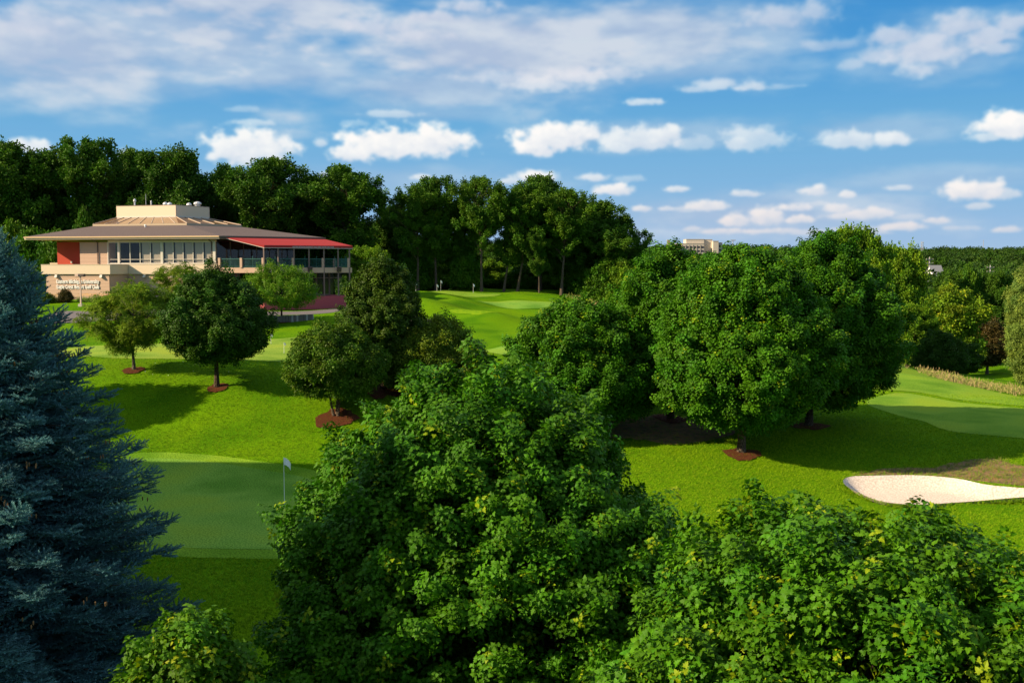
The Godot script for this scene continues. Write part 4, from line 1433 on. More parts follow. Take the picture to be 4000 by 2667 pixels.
func tufts(called: String, label: String, category: String, spots: PackedVector2Array, blade_h: float, m: Material, tint_a: Color, tint_b: Color, seed_: int, plume := false) -> void:
	var r := RandomNumberGenerator.new()
	r.seed = seed_
	var st := start()
	var n := 7
	for k in n:
		var a := TAU * k / n + r.randf()
		var out := Vector3(cos(a), 0, sin(a))
		var b := out * r.randf_range(0.0, 0.035) * (1.0 if blade_h < 0.2 else 3.0)
		var w := out.cross(Vector3.UP) * (0.006 if blade_h < 0.2 else 0.012)
		var h := blade_h * r.randf_range(0.6, 1.2)
		var mid := b + out * h * 0.18 + Vector3(0, h * 0.6, 0)
		var tip := b + out * h * 0.5 + Vector3(0, h, 0)
		tri(st, b - w, mid, b + w)
		tri(st, b + w, mid, mid + w)
		tri(st, mid, tip, mid + w)
		if plume:
			tri(st, tip - w * 1.5, tip + Vector3(0, 0.14, 0) + out * 0.05, tip + w * 1.5)
			tri(st, tip - Vector3(0, 0.1, 0), tip + Vector3(0, 0.1, 0), tip + out * 0.05)
	var mm := MultiMesh.new()
	mm.transform_format = MultiMesh.TRANSFORM_3D
	mm.use_colors = true
	mm.mesh = done(st)
	mm.instance_count = spots.size()
	for i in spots.size():
		var p := spots[i]
		var s := r.randf_range(0.7, 1.3)
		mm.set_instance_transform(i, Transform3D(Basis(Vector3.UP, r.randf() * TAU).scaled(Vector3(s, s * r.randf_range(0.7, 1.2), s)), Vector3(p.x, ground(p.x, p.y), p.y)))
		mm.set_instance_color(i, tint_a.lerp(tint_b, r.randf()))
	var o := MultiMeshInstance3D.new()
	o.name = numbered(called)
	o.multimesh = mm
	o.material_override = m
	add_child(o)
	tag(o, label, category, "", "stuff")

# ---------------------------------------------------------------- materials

func make_materials() -> void:
	# grass: fine blades over patches
	var fine := noise_tex(1024, 0.09, 4, [[0.0, Color(0.48, 0.55, 0.45)], [0.45, Color(0.84, 0.86, 0.82)], [0.75, Color(1.0, 1.0, 0.96)], [1.0, Color(1.0, 0.98, 0.80)]], 3)
	var patch := noise_tex(512, 0.012, 4, [[0.15, Color(0.74, 0.82, 0.72)], [0.5, Color(0.93, 0.94, 0.92)], [0.85, Color(1.0, 0.95, 0.84)]], 8)
	var bump := noise_tex(1024, 0.14, 3, [], 12)
	for g in [["grass", 0.152, 0.325, 0.003, 0.13, 4.5], ["green", 0.25, 0.44, 0.065, 0.1, 0.15], ["fairway", 0.27, 0.43, 0.045, 0.1, 0.6], ["practice", 0.32, 0.44, 0.065, 0.1, 0.15]]:
		var m := mat(g[1], g[2], g[3], 0.95, 0.12)
		m.vertex_color_use_as_albedo = true
		m.albedo_texture = fine
		m.uv1_scale = Vector3(g[4], g[4], 1)
		m.detail_enabled = true
		m.detail_albedo = patch
		m.detail_blend_mode = BaseMaterial3D.BLEND_MODE_MUL
		m.detail_uv_layer = BaseMaterial3D.DETAIL_UV_2
		m.uv2_scale = Vector3(0.023, 0.023, 1)
		m.heightmap_enabled = true
		m.heightmap_texture = bump
		m.heightmap_scale = g[5]
		M[g[0]] = m
	var sandt := noise_tex(512, 0.05, 5, [[0.2, Color(0.86, 0.84, 0.82)], [0.7, Color(1, 1, 1)]], 21)
	M.sand = mat(0.74, 0.64, 0.56, 0.95, 0.2)
	M.sand.albedo_texture = sandt
	M.sand.uv1_scale = Vector3(0.3, 0.3, 1)
	M.sand.heightmap_enabled = true
	M.sand.heightmap_texture = bump
	M.sand.heightmap_scale = 2.5
	var chips := noise_tex(512, 0.11, 3, [[0.25, Color(0.55, 0.5, 0.46)], [0.55, Color(0.85, 0.8, 0.75)], [0.8, Color(1, 0.92, 0.8)]], 33, FastNoiseLite.TYPE_CELLULAR)
	M.mulch = mat(0.22, 0.09, 0.05, 0.95, 0.15)
	M.dry = mat(0.17, 0.30, 0.008, 0.95, 0.1)
	M.dry.albedo_texture = patch
	M.dry.uv1_scale = Vector3(0.3, 0.3, 1)
	M.mulch.albedo_texture = chips
	M.mulch.uv1_scale = Vector3(0.9, 0.9, 1)
	M.mulch.heightmap_enabled = true
	M.mulch.heightmap_texture = chips
	M.mulch.heightmap_scale = 4.0
	M.soil = mat(0.27, 0.18, 0.095, 0.95, 0.15)
	M.soil.albedo_texture = patch
	M.soil.uv1_scale = Vector3(0.25, 0.25, 1)
	M.soil.heightmap_enabled = true
	M.soil.heightmap_texture = bump
	M.soil.heightmap_scale = 3.0
	M.asphalt = mat(0.16, 0.145, 0.15, 0.9, 0.3)
	M.asphalt.albedo_texture = sandt
	M.asphalt.uv1_scale = Vector3(0.5, 0.5, 1)
	var barkt := noise_tex(256, 0.06, 4, [[0.25, Color(0.45, 0.42, 0.4)], [0.7, Color(1, 1, 1)]], 40)
	for b in [["bark", 0.115, 0.085, 0.06], ["bark_pale", 0.17, 0.135, 0.10], ["bark_grey", 0.19, 0.17, 0.14], ["bark_dark", 0.05, 0.04, 0.032]]:
		var m := mat(b[1], b[2], b[3], 0.95, 0.2)
		m.uv1_triplanar = true
		m.uv1_scale = Vector3(1.4, 0.35, 1.4)
		m.albedo_texture = barkt
		m.heightmap_enabled = true
		m.heightmap_texture = barkt
		m.heightmap_scale = 2.0
		M[b[0]] = m
	M.leaf_maple = leaf_mat(0.044, 0.145, 0.004, 0.52, 0.5)
	M.leaf_dark = leaf_mat(0.034, 0.095, 0.006, 0.5, 0.35)
	M.leaf_oak = leaf_mat(0.045, 0.112, 0.007, 0.55, 0.45)
	M.leaf_olive = leaf_mat(0.070, 0.130, 0.008, 0.45, 0.4)
	M.leaf_light = leaf_mat(0.130, 0.215, 0.010, 0.55, 0.5)
	M.leaf_bronze = leaf_mat(0.062, 0.052, 0.014, 0.45, 0.3)
	M.leaf_birch = leaf_mat(0.120, 0.190, 0.032, 0.5, 0.4)
	M.needle = leaf_mat(0.072, 0.175, 0.185, 0.6, 0.1)
	M.cone = mat(0.20, 0.11, 0.045, 0.8)
	M.blade = leaf_mat(1, 1, 1, 0.7, 0.4)
	M.siding = mat(0.47, 0.32, 0.23, 0.75)
	M.cream = mat(0.62, 0.50, 0.37, 0.7)
	M.soffit = mat(0.42, 0.33, 0.23, 0.8)
	M.trim = mat(0.55, 0.51, 0.45, 0.6)
	M.red = mat(0.40, 0.045, 0.022, 0.75)
	M.red_dark = mat(0.36, 0.07, 0.085, 0.8)
	M.awning = mat(0.31, 0.036, 0.036, 0.85, 0.2)
	M.fascia_brown = mat(0.13, 0.10, 0.085, 0.6)
	M.gutter = mat(0.62, 0.42, 0.24, 0.35, 0.6)
	M.brown = mat(0.07, 0.05, 0.045, 0.6)
	M.brown_light = mat(0.17, 0.12, 0.105, 0.7)
	M.tan_paint = mat(0.5, 0.36, 0.3, 0.6)
	M.teal = mat(0.03, 0.12, 0.11, 0.5)
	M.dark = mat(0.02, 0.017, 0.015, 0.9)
	M.white = mat(0.80, 0.80, 0.78, 0.6)
	M.print_grey = mat(0.45, 0.42, 0.44, 0.8)
	M.blind = mat(0.42, 0.36, 0.29, 0.9)
	M.concrete = mat(0.36, 0.33, 0.30, 0.9)
	M.timber = mat(0.13, 0.12, 0.11, 0.9)
	M.timber_pale = mat(0.30, 0.29, 0.27, 0.9)
	M.metal = mat(0.55, 0.55, 0.56, 0.4)
	M.metal.metallic = 0.4
	M.glass = mat(0.03, 0.04, 0.04, 0.04, 0.5)
	M.bar = mat(0.40, 0.31, 0.24, 0.6)
	M.glass.transparency = BaseMaterial3D.TRANSPARENCY_ALPHA
	M.glass.albedo_color.a = 0.12
	M.skylight = mat(0.17, 0.085, 0.035, 0.12, 0.6)
	var rooft := noise_tex(256, 0.05, 4, [[0.2, Color(0.75, 0.72, 0.7)], [0.8, Color(1, 1, 1)]], 60)
	M.roof = mat(0.14, 0.105, 0.097, 0.85)
	M.roof.albedo_texture = rooft
	M.roof.uv1_scale = Vector3(0.5, 0.9, 1)
	M.far_stone = mat(0.50, 0.44, 0.36, 0.9)
	M.far_trim = mat(0.40, 0.35, 0.29, 0.9)
	M.far_brick = mat(0.30, 0.22, 0.17, 0.9)
	M.far_glass = mat(0.06, 0.05, 0.06, 0.3)
	M.far_metal = mat(0.30, 0.29, 0.28, 0.7)
	var r := RandomNumberGenerator.new()
	r.seed = 11
	clump.maple = spray_maple(r, 7, 0.10, 0.2)
	clump.maple_mid = spray_maple(r, 9, 0.125, 0.26, true)
	clump.oak = spray_oval(r, 12, 0.42, 0.30, 0.23)
	clump.small = spray_oval(r, 14, 0.26, 0.14, 0.085)
	clump.feather = spray_feather(r, 4, 0.5, 0.14)
	clump.needles = spray_needles(r)

# ---------------------------------------------------------------- the scene

func _ready() -> void:
	var cam := Camera3D.new()
	cam.name = "camera"
	cam.fov = 36.0
	cam.near = 0.5
	cam.far = 6000.0
	cam.rotation.x = -atan(172.0 / 2412.9)
	add_child(cam)
	cam.current = true
	var env := Environment.new()
	env.background_mode = Environment.BG_SKY
	env.tonemap_mode = Environment.TONE_MAPPER_LINEAR
	env.tonemap_exposure = 2.0
	env.background_energy_multiplier = 0.5
	env.sdfgi_enabled = true
	env.ssao_enabled = true
	env.ssil_enabled = true
	var sky := Sky.new()
	var pano := PanoramaSkyMaterial.new()
	pano.panorama = ImageTexture.create_from_image(paint_sky())
	sky.sky_material = pano
	env.sky = sky
	var world := WorldEnvironment.new()
	world.name = "world"
	world.environment = env
	add_child(world)
	var sun := DirectionalLight3D.new()
	sun.name = "sun"
	sun.light_color = lin(1.0, 0.80, 0.53)
	sun.light_energy = 1.6
	sun.light_angular_distance = 0.5
	sun.shadow_enabled = true
	var az := deg_to_rad(74.0)
	var el := deg_to_rad(28.0)
	var to_sun := Vector3(-sin(az) * cos(el), sin(el), cos(az) * cos(el))
	sun.basis = Basis.looking_at(-to_sun, Vector3.UP)
	add_child(sun)
	print("sky ", Time.get_ticks_msec())

	noise_a.noise_type = FastNoiseLite.TYPE_SIMPLEX_SMOOTH
	noise_a.frequency = 0.03
	noise_a.fractal_octaves = 3
	noise_b.noise_type = FastNoiseLite.TYPE_SIMPLEX_SMOOTH
	noise_b.frequency = 0.04
	noise_b.seed = 7
	make_materials()
	thin_plate()
	outlines.bunker = smooth_outline(BUNKER, 0.4)
	print("plate ", Time.get_ticks_msec())

	# ---- the ground and what is mown, dug or laid in it
	build_ground(M.grass)
	print("ground ", Time.get_ticks_msec())
	outlines.green = smooth_outline(LOWER_GREEN, 0.8)
	outlines.practice = smooth_outline(PRACTICE_GREEN, 1.0)
	outlines.fairway = smooth_outline(FAIRWAY, 1.2)
	outlines.soil = smooth_outline(SOIL, 0.6)
	outlines.weedy = smooth_outline(WEEDY, 0.6)
	outlines.path = smooth_outline(PATH, 1.0)
	var collar := PackedVector2Array()
	for p in outlines.green:
		collar.append(p + (p - Vector2(-13, -49.5)).normalized() * 1.1)
	sheet("green_collar", collar, 0.012, 1.0, M.fairway, "slightly longer mown collar round the shaded putting green", "grass", Color(0.86, 0.92, 0.7))
	sheet("putting_green", outlines.green, 0.022, 0.8, M.green, "closely mown putting green with the white flag", "green")
	sheet("practice_green", outlines.practice, 0.02, 1.1, M.practice, "pale practice putting green below the clubhouse", "green")
	sheet("target_green", smooth_outline(TARGET1, 1.2), 0.03, 1.4, M.fairway, "highest green on the hill crest before the oak trunks", "green")
	sheet("target_green", smooth_outline(TARGET2, 1.0), 0.03, 1.1, M.green, "oval green cut into the hillside below the crest", "green")
	sheet("target_green", smooth_outline(TARGET3, 0.8), 0.03, 0.9, M.green, "small green corner behind the middle maple", "green")
	sheet("fairway", outlines.fairway, 0.02, 1.2, M.fairway, "pale mown fairway strip beyond the sand bunker", "fairway")
	sheet("mown_slope", smooth_outline(PALE_ROUGH, 1.5), 0.03, 1.5, M.fairway, "sunlit pale mown slope rising to the tall grass edge", "fairway", Color(0.92, 0.95, 0.9))
	sheet("sand_bunker", outlines.bunker, 0.03, 0.35, M.sand, "white sand bunker with an uneven lip", "bunker")
	sheet("bare_soil", outlines.soil, 0.02, 0.6, M.soil, "bare reddish soil under the large maples", "soil", Color.WHITE, 0.9)
	sheet("weedy_bank", outlines.weedy, 0.02, 0.6, M.soil, "brown weedy bank above the bunker", "soil", Color(1.15, 1.15, 1.0), 0.7)
	sheet("dry_patch", smooth_outline(TAN, 0.8), 0.02, 1.0, M.dry, "worn tan patch in the hillside fairway", "soil", Color.WHITE, 0.8)
	sheet("path", outlines.path, 0.02, 1.2, M.asphalt, "grey asphalt path before the clubhouse", "path")
	for q in [[-25.14, -69.4, 0.75], [-18.67, -65.9, 0.65], [-10.46, -61.7, 1.15], [-8.2, -66.2, 1.4], [9.65, -63.2, 1.0], [12.35, -55.6, 1.0], [17.81, -62.2, 1.1], [-22.9, -103.9, 0.8]]:
		sheet("mulch_ring", circle(q[0], q[1], q[2]), 0.06, 0.3, M.mulch, "ring of red brown bark mulch round a tree foot", "mulch", Color.WHITE, 0.5)
	print("sheets ", Time.get_ticks_msec())

	clubhouse()
	retaining_wall()
	lamp_post()
	hotel()
	distant_building()
	lattice_tower()
	utility_pole(178.5, 4.1, -450.0, -17.0, 2, "tall utility pole beside the white gable on the plain")
	utility_pole(189.8, -1.3, -450.0, -17.0, 2, "low double crossarm pole between the two taller ones")
	utility_pole(204.6, 0.6, -450.0, -17.0, 2, "utility pole nearest the birch, against the dark ridge")
	small_house("white_chapel", "small white gabled building half hidden by treetops on the plain", Vector3(168.8, -17.0, -420.0), 5.0, 6.0, 12.5, 5.0, M.white, M.far_metal)
	small_house("brown_house", "brown house with pale roof edge among the bright green trees", Vector3(123.8, -17.0, -330.0), 9.0, 8.0, 12.5, 2.6, M.far_brick, M.far_metal)

	trees()
	extras()
	print("trees ", Time.get_ticks_msec())

	flagstick("tall white flagstick with white flag on the shaded green", -10.77, -49.0, 2.25, M.white)
	flagstick("short practice flag farther from the trees, near the back edge", -19.94, -86.6, 0.85, M.white, "", Vector2(0.2, 0.18))
	flagstick("short practice flag on the near part of the practice green", -17.28, -79.3, 0.85, M.white, "", Vector2(0.2, 0.18))
	flagstick("flag at the edge of the hill crest beside the dark bronze tree", -13.54, -147.9, 1.5, M.white, "", Vector2(0.3, 0.28))
	flagstick("shorter of the two flags side by side on the hill crest", -10.54, -147.5, 1.0, M.white, "", Vector2(0.3, 0.28))
	flagstick("taller of the two flags side by side on the hill crest", -10.05, -148.2, 1.5, M.white, "", Vector2(0.3, 0.28))
	flagstick("lone flag on the hill crest just before the bare oak trunk", -5.45, -147.8, 1.3, M.white, "", Vector2(0.3, 0.28))
	for b in [[-22.82, -69.2], [-22.44, -68.2], [-21.06, -69.0], [-24.22, -69.0], [-24.33, -71.3], [-24.31, -76.6], [-24.32, -83.0], [-18.68, -68.9], [-20.18, -81.6], [-18.98, -67.4], [-23.53, -68.4], [-22.65, -72.0]]:
		golf_ball(b[0], b[1], "white golf ball lying in the grass near the practice green")

	# ---- grass blades and tall grass
	var r := RandomNumberGenerator.new()
	r.seed = 19
	var spots := PackedVector2Array()
	for k in 260000:
		var d := r.randf_range(33.0, 78.0)
		var p := Vector2(r.randf_range(-0.42, 0.5) * d, -d)
		if r.randf() > 60.0 / d - 0.25:
			continue
		if Geometry2D.is_point_in_polygon(p, collar) or Geometry2D.is_point_in_polygon(p, outlines.practice) or Geometry2D.is_point_in_polygon(p, outlines.fairway) or Geometry2D.is_point_in_polygon(p, outlines.bunker):
			continue
		if (Geometry2D.is_point_in_polygon(p, outlines.soil) or Geometry2D.is_point_in_polygon(p, outlines.weedy)) and r.randf() < 0.8:
			continue
		spots.append(p)
	tufts("grass", "short green grass blades of the mown rough", "grass", spots, 0.075, M.blade, Color(0.085, 0.21, 0.002), Color(0.28, 0.42, 0.008), 5)
	var tall := PackedVector2Array()
	for line in [[[39.6, -99.0], [38.7, -90.8], [38.9, -87.7], [39.4, -84.4], [39.6, -80.1], [41.5, -76.0]], [[9.2, -143.0], [11.0, -138.0], [12.4, -132.0], [12.5, -122.0]]]:
		for i in line.size() - 1:
			var a := Vector2(line[i][0], line[i][1])
			var b := Vector2(line[i + 1][0], line[i + 1][1])
			for k in int(a.distance_to(b) * 22.0):
				tall.append(a.lerp(b, r.randf()) + Vector2(r.randfn() * 0.9, r.randfn() * 0.7))
	tufts("tall_grass", "strip of tall seeding pink tan grass along the fairway edge", "grass", tall, 0.4, M.blade, Color(0.44, 0.30, 0.17), Color(0.19, 0.28, 0.03), 6, true)
	var weeds := PackedVector2Array()
	for k in 2600:
		var p := Vector2(r.randf_range(16.5, 28.0), r.randf_range(-56.0, -50.0))
		if Geometry2D.is_point_in_polygon(p, outlines.weedy):
			weeds.append(p)
	tufts("weeds", "scattered low green weeds on the brown bank", "weeds", weeds, 0.16, M.blade, Color(0.12, 0.24, 0.01), Color(0.26, 0.22, 0.07), 7)
	print("done ", Time.get_ticks_msec())

func trees() -> void:
	# ---- near maples, leaf by leaf
	tree("maple_tree", "large round maple filling the lower middle of the view", "tree", -0.5, -26.0, {h = 10.5, h0 = 0.7, rad = 5.6, prof = [0.8, 0.95, 1.0, 0.99, 0.93, 0.83, 0.68, 0.46, 0.1], boughs = 330, br = 0.85, per = 105, flat = 0.6, holes = -0.3, cs = 1.0, spray = clump.maple, leaf = M.leaf_maple, vary = 0.28, gold = 0.035, trunk = 0.24, limbs = 240, seed = 3, lump = 0.16}, "maples by the green")
	tree("maple_tree", "broad maple in the lower right corner below the bunker", "tree", 6.0, -18.0, {h = 7.95, h0 = 1.0, rad = 4.6, prof = FLAT_TOP, boughs = 280, br = 0.72, per = 95, flat = 0.65, holes = -0.3, cs = 1.0, spray = clump.maple, leaf = M.leaf_maple, tint = Color(1.1, 1.05, 1.0), vary = 0.3, gold = 0.05, trunk = 0.2, limbs = 220, seed = 8, lump = 0.22}, "maples by the green")
	tree("maple_sapling", "small maple top peeking up beside the spruce at the bottom edge", "tree", -5.35, -17.0, {h = 6.6, h0 = 2.0, rad = 1.75, prof = BUSH, boughs = 90, br = 0.42, per = 60, cs = 0.9, spray = clump.maple, leaf = M.leaf_maple, tint = Color(1.25, 1.05, 1.0), vary = 0.3, gold = 0.06, trunk = 0.09, limbs = 60, seed = 5}, "maples by the green")
	spruce(-10.45, -21.0)
	print("near ", Time.get_ticks_msec())
	# ---- trees on the slope
	var g := "maples by the green"
	tree("maple_tree", "round maple between the big front maple and the tall trio, mulch hidden", "tree", 3.7, -61.0, {h = 7.5, h0 = 0.7, rad = 4.3, prof = BROAD, boughs = 210, br = 0.72, per = 62, holes = -0.3, cs = 0.95, spray = clump.maple_mid, leaf = M.leaf_maple, vary = 0.3, gold = 0.02, trunk = 0.17, seed = 12, lump = 0.25}, g)
	tree("maple_tree", "tall maple at the back of the trio, its trunk on bare soil", "tree", 9.65, -63.5, {h = 10.4, h0 = 1.9, rad = 4.1, prof = EGG, boughs = 230, br = 0.75, per = 62, holes = -0.3, cs = 0.95, spray = clump.maple_mid, leaf = M.leaf_maple, vary = 0.28, gold = 0.015, trunk = 0.2, seed = 14}, g)
	tree("maple_tree", "tall maple at the front of the trio with pale trunk in a mulch ring", "tree", 12.35, -56.0, {h = 11.1, h0 = 1.4, rad = 4.6, prof = EGG, boughs = 290, br = 0.75, per = 62, holes = -0.3, cs = 0.95, spray = clump.maple_mid, leaf = M.leaf_maple, tint = Color(1.05, 1.05, 1.0), vary = 0.28, gold = 0.02, trunk = 0.21, bark = M.bark_pale, seed = 15}, g)
	tree("maple_tree", "widest maple of the trio, nearest the fairway", "tree", 17.81, -62.5, {h = 11.5, h0 = 1.0, rad = 5.0, prof = EGG, boughs = 290, br = 0.78, per = 62, holes = -0.3, cs = 0.95, spray = clump.maple_mid, leaf = M.leaf_maple, tint = Color(0.9, 0.92, 1.0), vary = 0.28, gold = 0.02, trunk = 0.22, seed = 16, lean = Vector3(0.7, 0, 0)}, g)
	tree("honey_locust", "light feathery green tree in a small mulch ring beside the practice green", "tree", -25.14, -69.5, {h = 5.75, h0 = 0.9, rad = 2.9, prof = VASE, boughs = 95, br = 0.6, per = 26, thick = 0.2, cs = 0.75, holes = -0.05, spray = clump.feather, leaf = M.leaf_light, vary = 0.3, trunk = 0.11, bark = M.bark_grey, seed = 21, up = 0.8, lump = 0.35}, "small trees by the practice green")
	tree("honey_locust", "light green tree half hidden behind the dark maple before the clubhouse", "tree", -31.2, -100.0, {h = 5.8, h0 = 0.8, rad = 2.8, prof = VASE, boughs = 70, br = 0.7, per = 26, thick = 0.18, cs = 0.85, holes = -0.05, spray = clump.feather, leaf = M.leaf_light, tint = Color(0.95, 0.95, 0.9), vary = 0.3, trunk = 0.1, bark = M.bark_dark, stems = 2, seed = 22, up = 0.8, lump = 0.35}, "small trees by the practice green")
	tree("dark_maple", "dense dark green maple with straight trunk in front of the practice green", "tree", -18.67, -66.0, {h = 7.6, h0 = 1.5, rad = 3.0, prof = EGG, boughs = 150, br = 0.62, per = 46, cs = 0.85, spray = clump.maple_mid, leaf = M.leaf_dark, vary = 0.3, trunk = 0.16, bark = M.bark, seed = 23, lump = 0.25}, "small trees by the practice green")
	tree("ornamental_tree", "spreading light green tree in front of the balcony and timber wall", "tree", -22.9, -104.0, {h = 5.7, h0 = 1.3, rad = 3.5, prof = [0.5, 0.85, 1.0, 0.95, 0.8, 0.6, 0.3], boughs = 70, br = 0.62, per = 30, thick = 0.42, cs = 1.0, flat = 0.36, holes = -0.1, plume = 1.8, spray = clump.small, leaf = M.leaf_light, tint = Color(0.72, 0.95, 0.9), vary = 0.35, trunk = 0.12, bark = M.bark_dark, seed = 24, up = 0.9}, "small trees by the practice green")
	tree("bronze_maple", "tall egg shaped bronze green tree between clubhouse and hill", "tree", -8.2, -66.5, {h = 8.4, h0 = 1.1, rad = 2.8, prof = EGG, boughs = 160, br = 0.58, per = 48, cs = 0.8, spray = clump.maple_mid, leaf = M.leaf_dark, tint = Color(1.15, 0.9, 0.8), vary = 0.32, trunk = 0.17, bark = M.bark_dark, seed = 25, lump = 0.22}, "small trees by the practice green")
	tree("crabapple_tree", "small glossy olive tree with forked pale trunk in a mulch ring", "tree", -10.46, -62.0, {h = 5.4, h0 = 1.15, rad = 2.75, prof = [0.55, 0.9, 1.0, 0.98, 0.85, 0.65, 0.3], boughs = 95, br = 0.55, per = 46, cs = 0.95, spray = clump.small, leaf = M.leaf_olive, tint = Color(0.8, 0.95, 0.8), vary = 0.35, gold = 0.03, gold_r = 1.9, trunk = 0.14, bark = M.bark_pale, stems = 3, seed = 26, fork = 0.1}, "small trees by the practice green")
	tree("crabapple_tree", "round yellowish olive bush tree just behind the big front maple", "tree", -4.84, -66.5, {h = 4.7, h0 = 0.3, rad = 3.2, prof = BUSH, boughs = 120, br = 0.55, per = 46, cs = 0.95, spray = clump.small, leaf = M.leaf_olive, tint = Color(1.3, 1.2, 1.1), vary = 0.35, gold = 0.06, gold_r = 1.9, trunk = 0.13, seed = 27}, "small trees by the practice green")
	tree("maple_tree", "maple outside the picture, its shadow lying across the slope", "tree", -33.2, -61.5, {h = 9.0, h0 = 1.4, rad = 3.4, prof = EGG, boughs = 120, br = 0.8, per = 30, cs = 1.1, spray = clump.maple_mid, leaf = M.leaf_maple, trunk = 0.2, seed = 28}, g)
	tree("maple_tree", "maple outside the picture, its shadow on the lettered wall", "tree", -63.0, -110.0, {h = 8.0, h0 = 1.4, rad = 3.0, prof = EGG, boughs = 90, br = 0.8, per = 26, cs = 1.2, spray = clump.maple_mid, leaf = M.leaf_maple, trunk = 0.2, seed = 29}, g)
	print("slope ", Time.get_ticks_msec())
	# ---- oak wood behind the clubhouse
	stock_tree("oak_a", {h = 20.0, h0 = 5.0, rad = 5.0, prof = OAK, boughs = 130, br = 1.15, per = 34, thick = 0.5, cs = 1.1, holes = 0.02, spray = clump.oak, leaf = M.leaf_oak, vary = 0.3, trunk = 0.42, bark = M.bark, limbs = 50, seed = 51, lump = 0.7, flat = 0.8})
	stock_tree("oak_b", {h = 20.0, h0 = 5.5, rad = 5.0, prof = AIRY, boughs = 105, br = 1.1, per = 34, thick = 0.5, cs = 1.05, holes = 0.08, spray = clump.oak, leaf = M.leaf_oak, tint = Color(1.1, 1.1, 1.0), vary = 0.3, trunk = 0.3, bark = M.bark_pale, limbs = 60, seed = 52, lump = 0.8, lean = Vector3(1.2, 0, 0), flat = 0.7})
	stock_tree("oak_c", {h = 20.0, h0 = 4.0, rad = 5.0, prof = DOME, boughs = 130, br = 1.2, per = 34, thick = 0.5, cs = 1.1, holes = 0.02, spray = clump.oak, leaf = M.leaf_oak, tint = Color(0.85, 0.9, 0.95), vary = 0.3, trunk = 0.42, bark = M.bark_dark, limbs = 40, seed = 53, lump = 0.7, lean = Vector3(-0.8, 0, 0.5)})
	stock_tree("oak_d", {h = 20.0, h0 = 7.5, rad = 5.0, prof = [0.3, 0.55, 0.5, 0.8, 0.7, 1.0, 0.85, 0.9, 0.45], boughs = 95, br = 1.1, per = 34, thick = 0.5, cs = 1.0, holes = 0.1, spray = clump.oak, leaf = M.leaf_oak, tint = Color(1.25, 1.2, 1.0), vary = 0.3, trunk = 0.28, bark = M.bark_pale, limbs = 60, seed = 57, lump = 0.8, flat = 0.55})
	stock_tree("shrub", {h = 6.0, h0 = 0.3, rad = 3.0, prof = BUSH, boughs = 80, br = 0.8, per = 24, cs = 1.0, spray = clump.oak, leaf = M.leaf_oak, tint = Color(1.15, 1.2, 1.0), vary = 0.35, trunk = 0.12, limbs = 12, seed = 54, lump = 0.35})
	stock_tree("shrub_light", {h = 6.0, h0 = 0.3, rad = 3.0, prof = EGG, boughs = 60, br = 0.8, per = 24, cs = 0.9, spray = clump.oak, leaf = M.leaf_light, tint = Color(0.7, 0.85, 0.8), vary = 0.35, trunk = 0.12, limbs = 12, seed = 58, lump = 0.5})
	stock_tree("locust", {h = 13.0, h0 = 1.5, rad = 5.0, prof = OAK, boughs = 170, br = 1.0, per = 26, cs = 0.95, holes = -0.08, spray = clump.oak, leaf = M.leaf_light, tint = Color(0.72, 0.92, 0.8), vary = 0.4, trunk = 0.28, limbs = 40, seed = 55, lump = 0.6, up = 0.8})
	stock_tree("green_tree", {h = 14.0, h0 = 1.5, rad = 5.0, prof = DOME, boughs = 150, br = 1.1, per = 28, cs = 1.1, spray = clump.oak, leaf = M.leaf_oak, tint = Color(1.2, 1.2, 1.0), vary = 0.35, trunk = 0.28, limbs = 30, seed = 56, lump = 0.35})
	print("stock ", Time.get_ticks_msec())
	var wood := "tall oaks behind the clubhouse"
	var i := 0
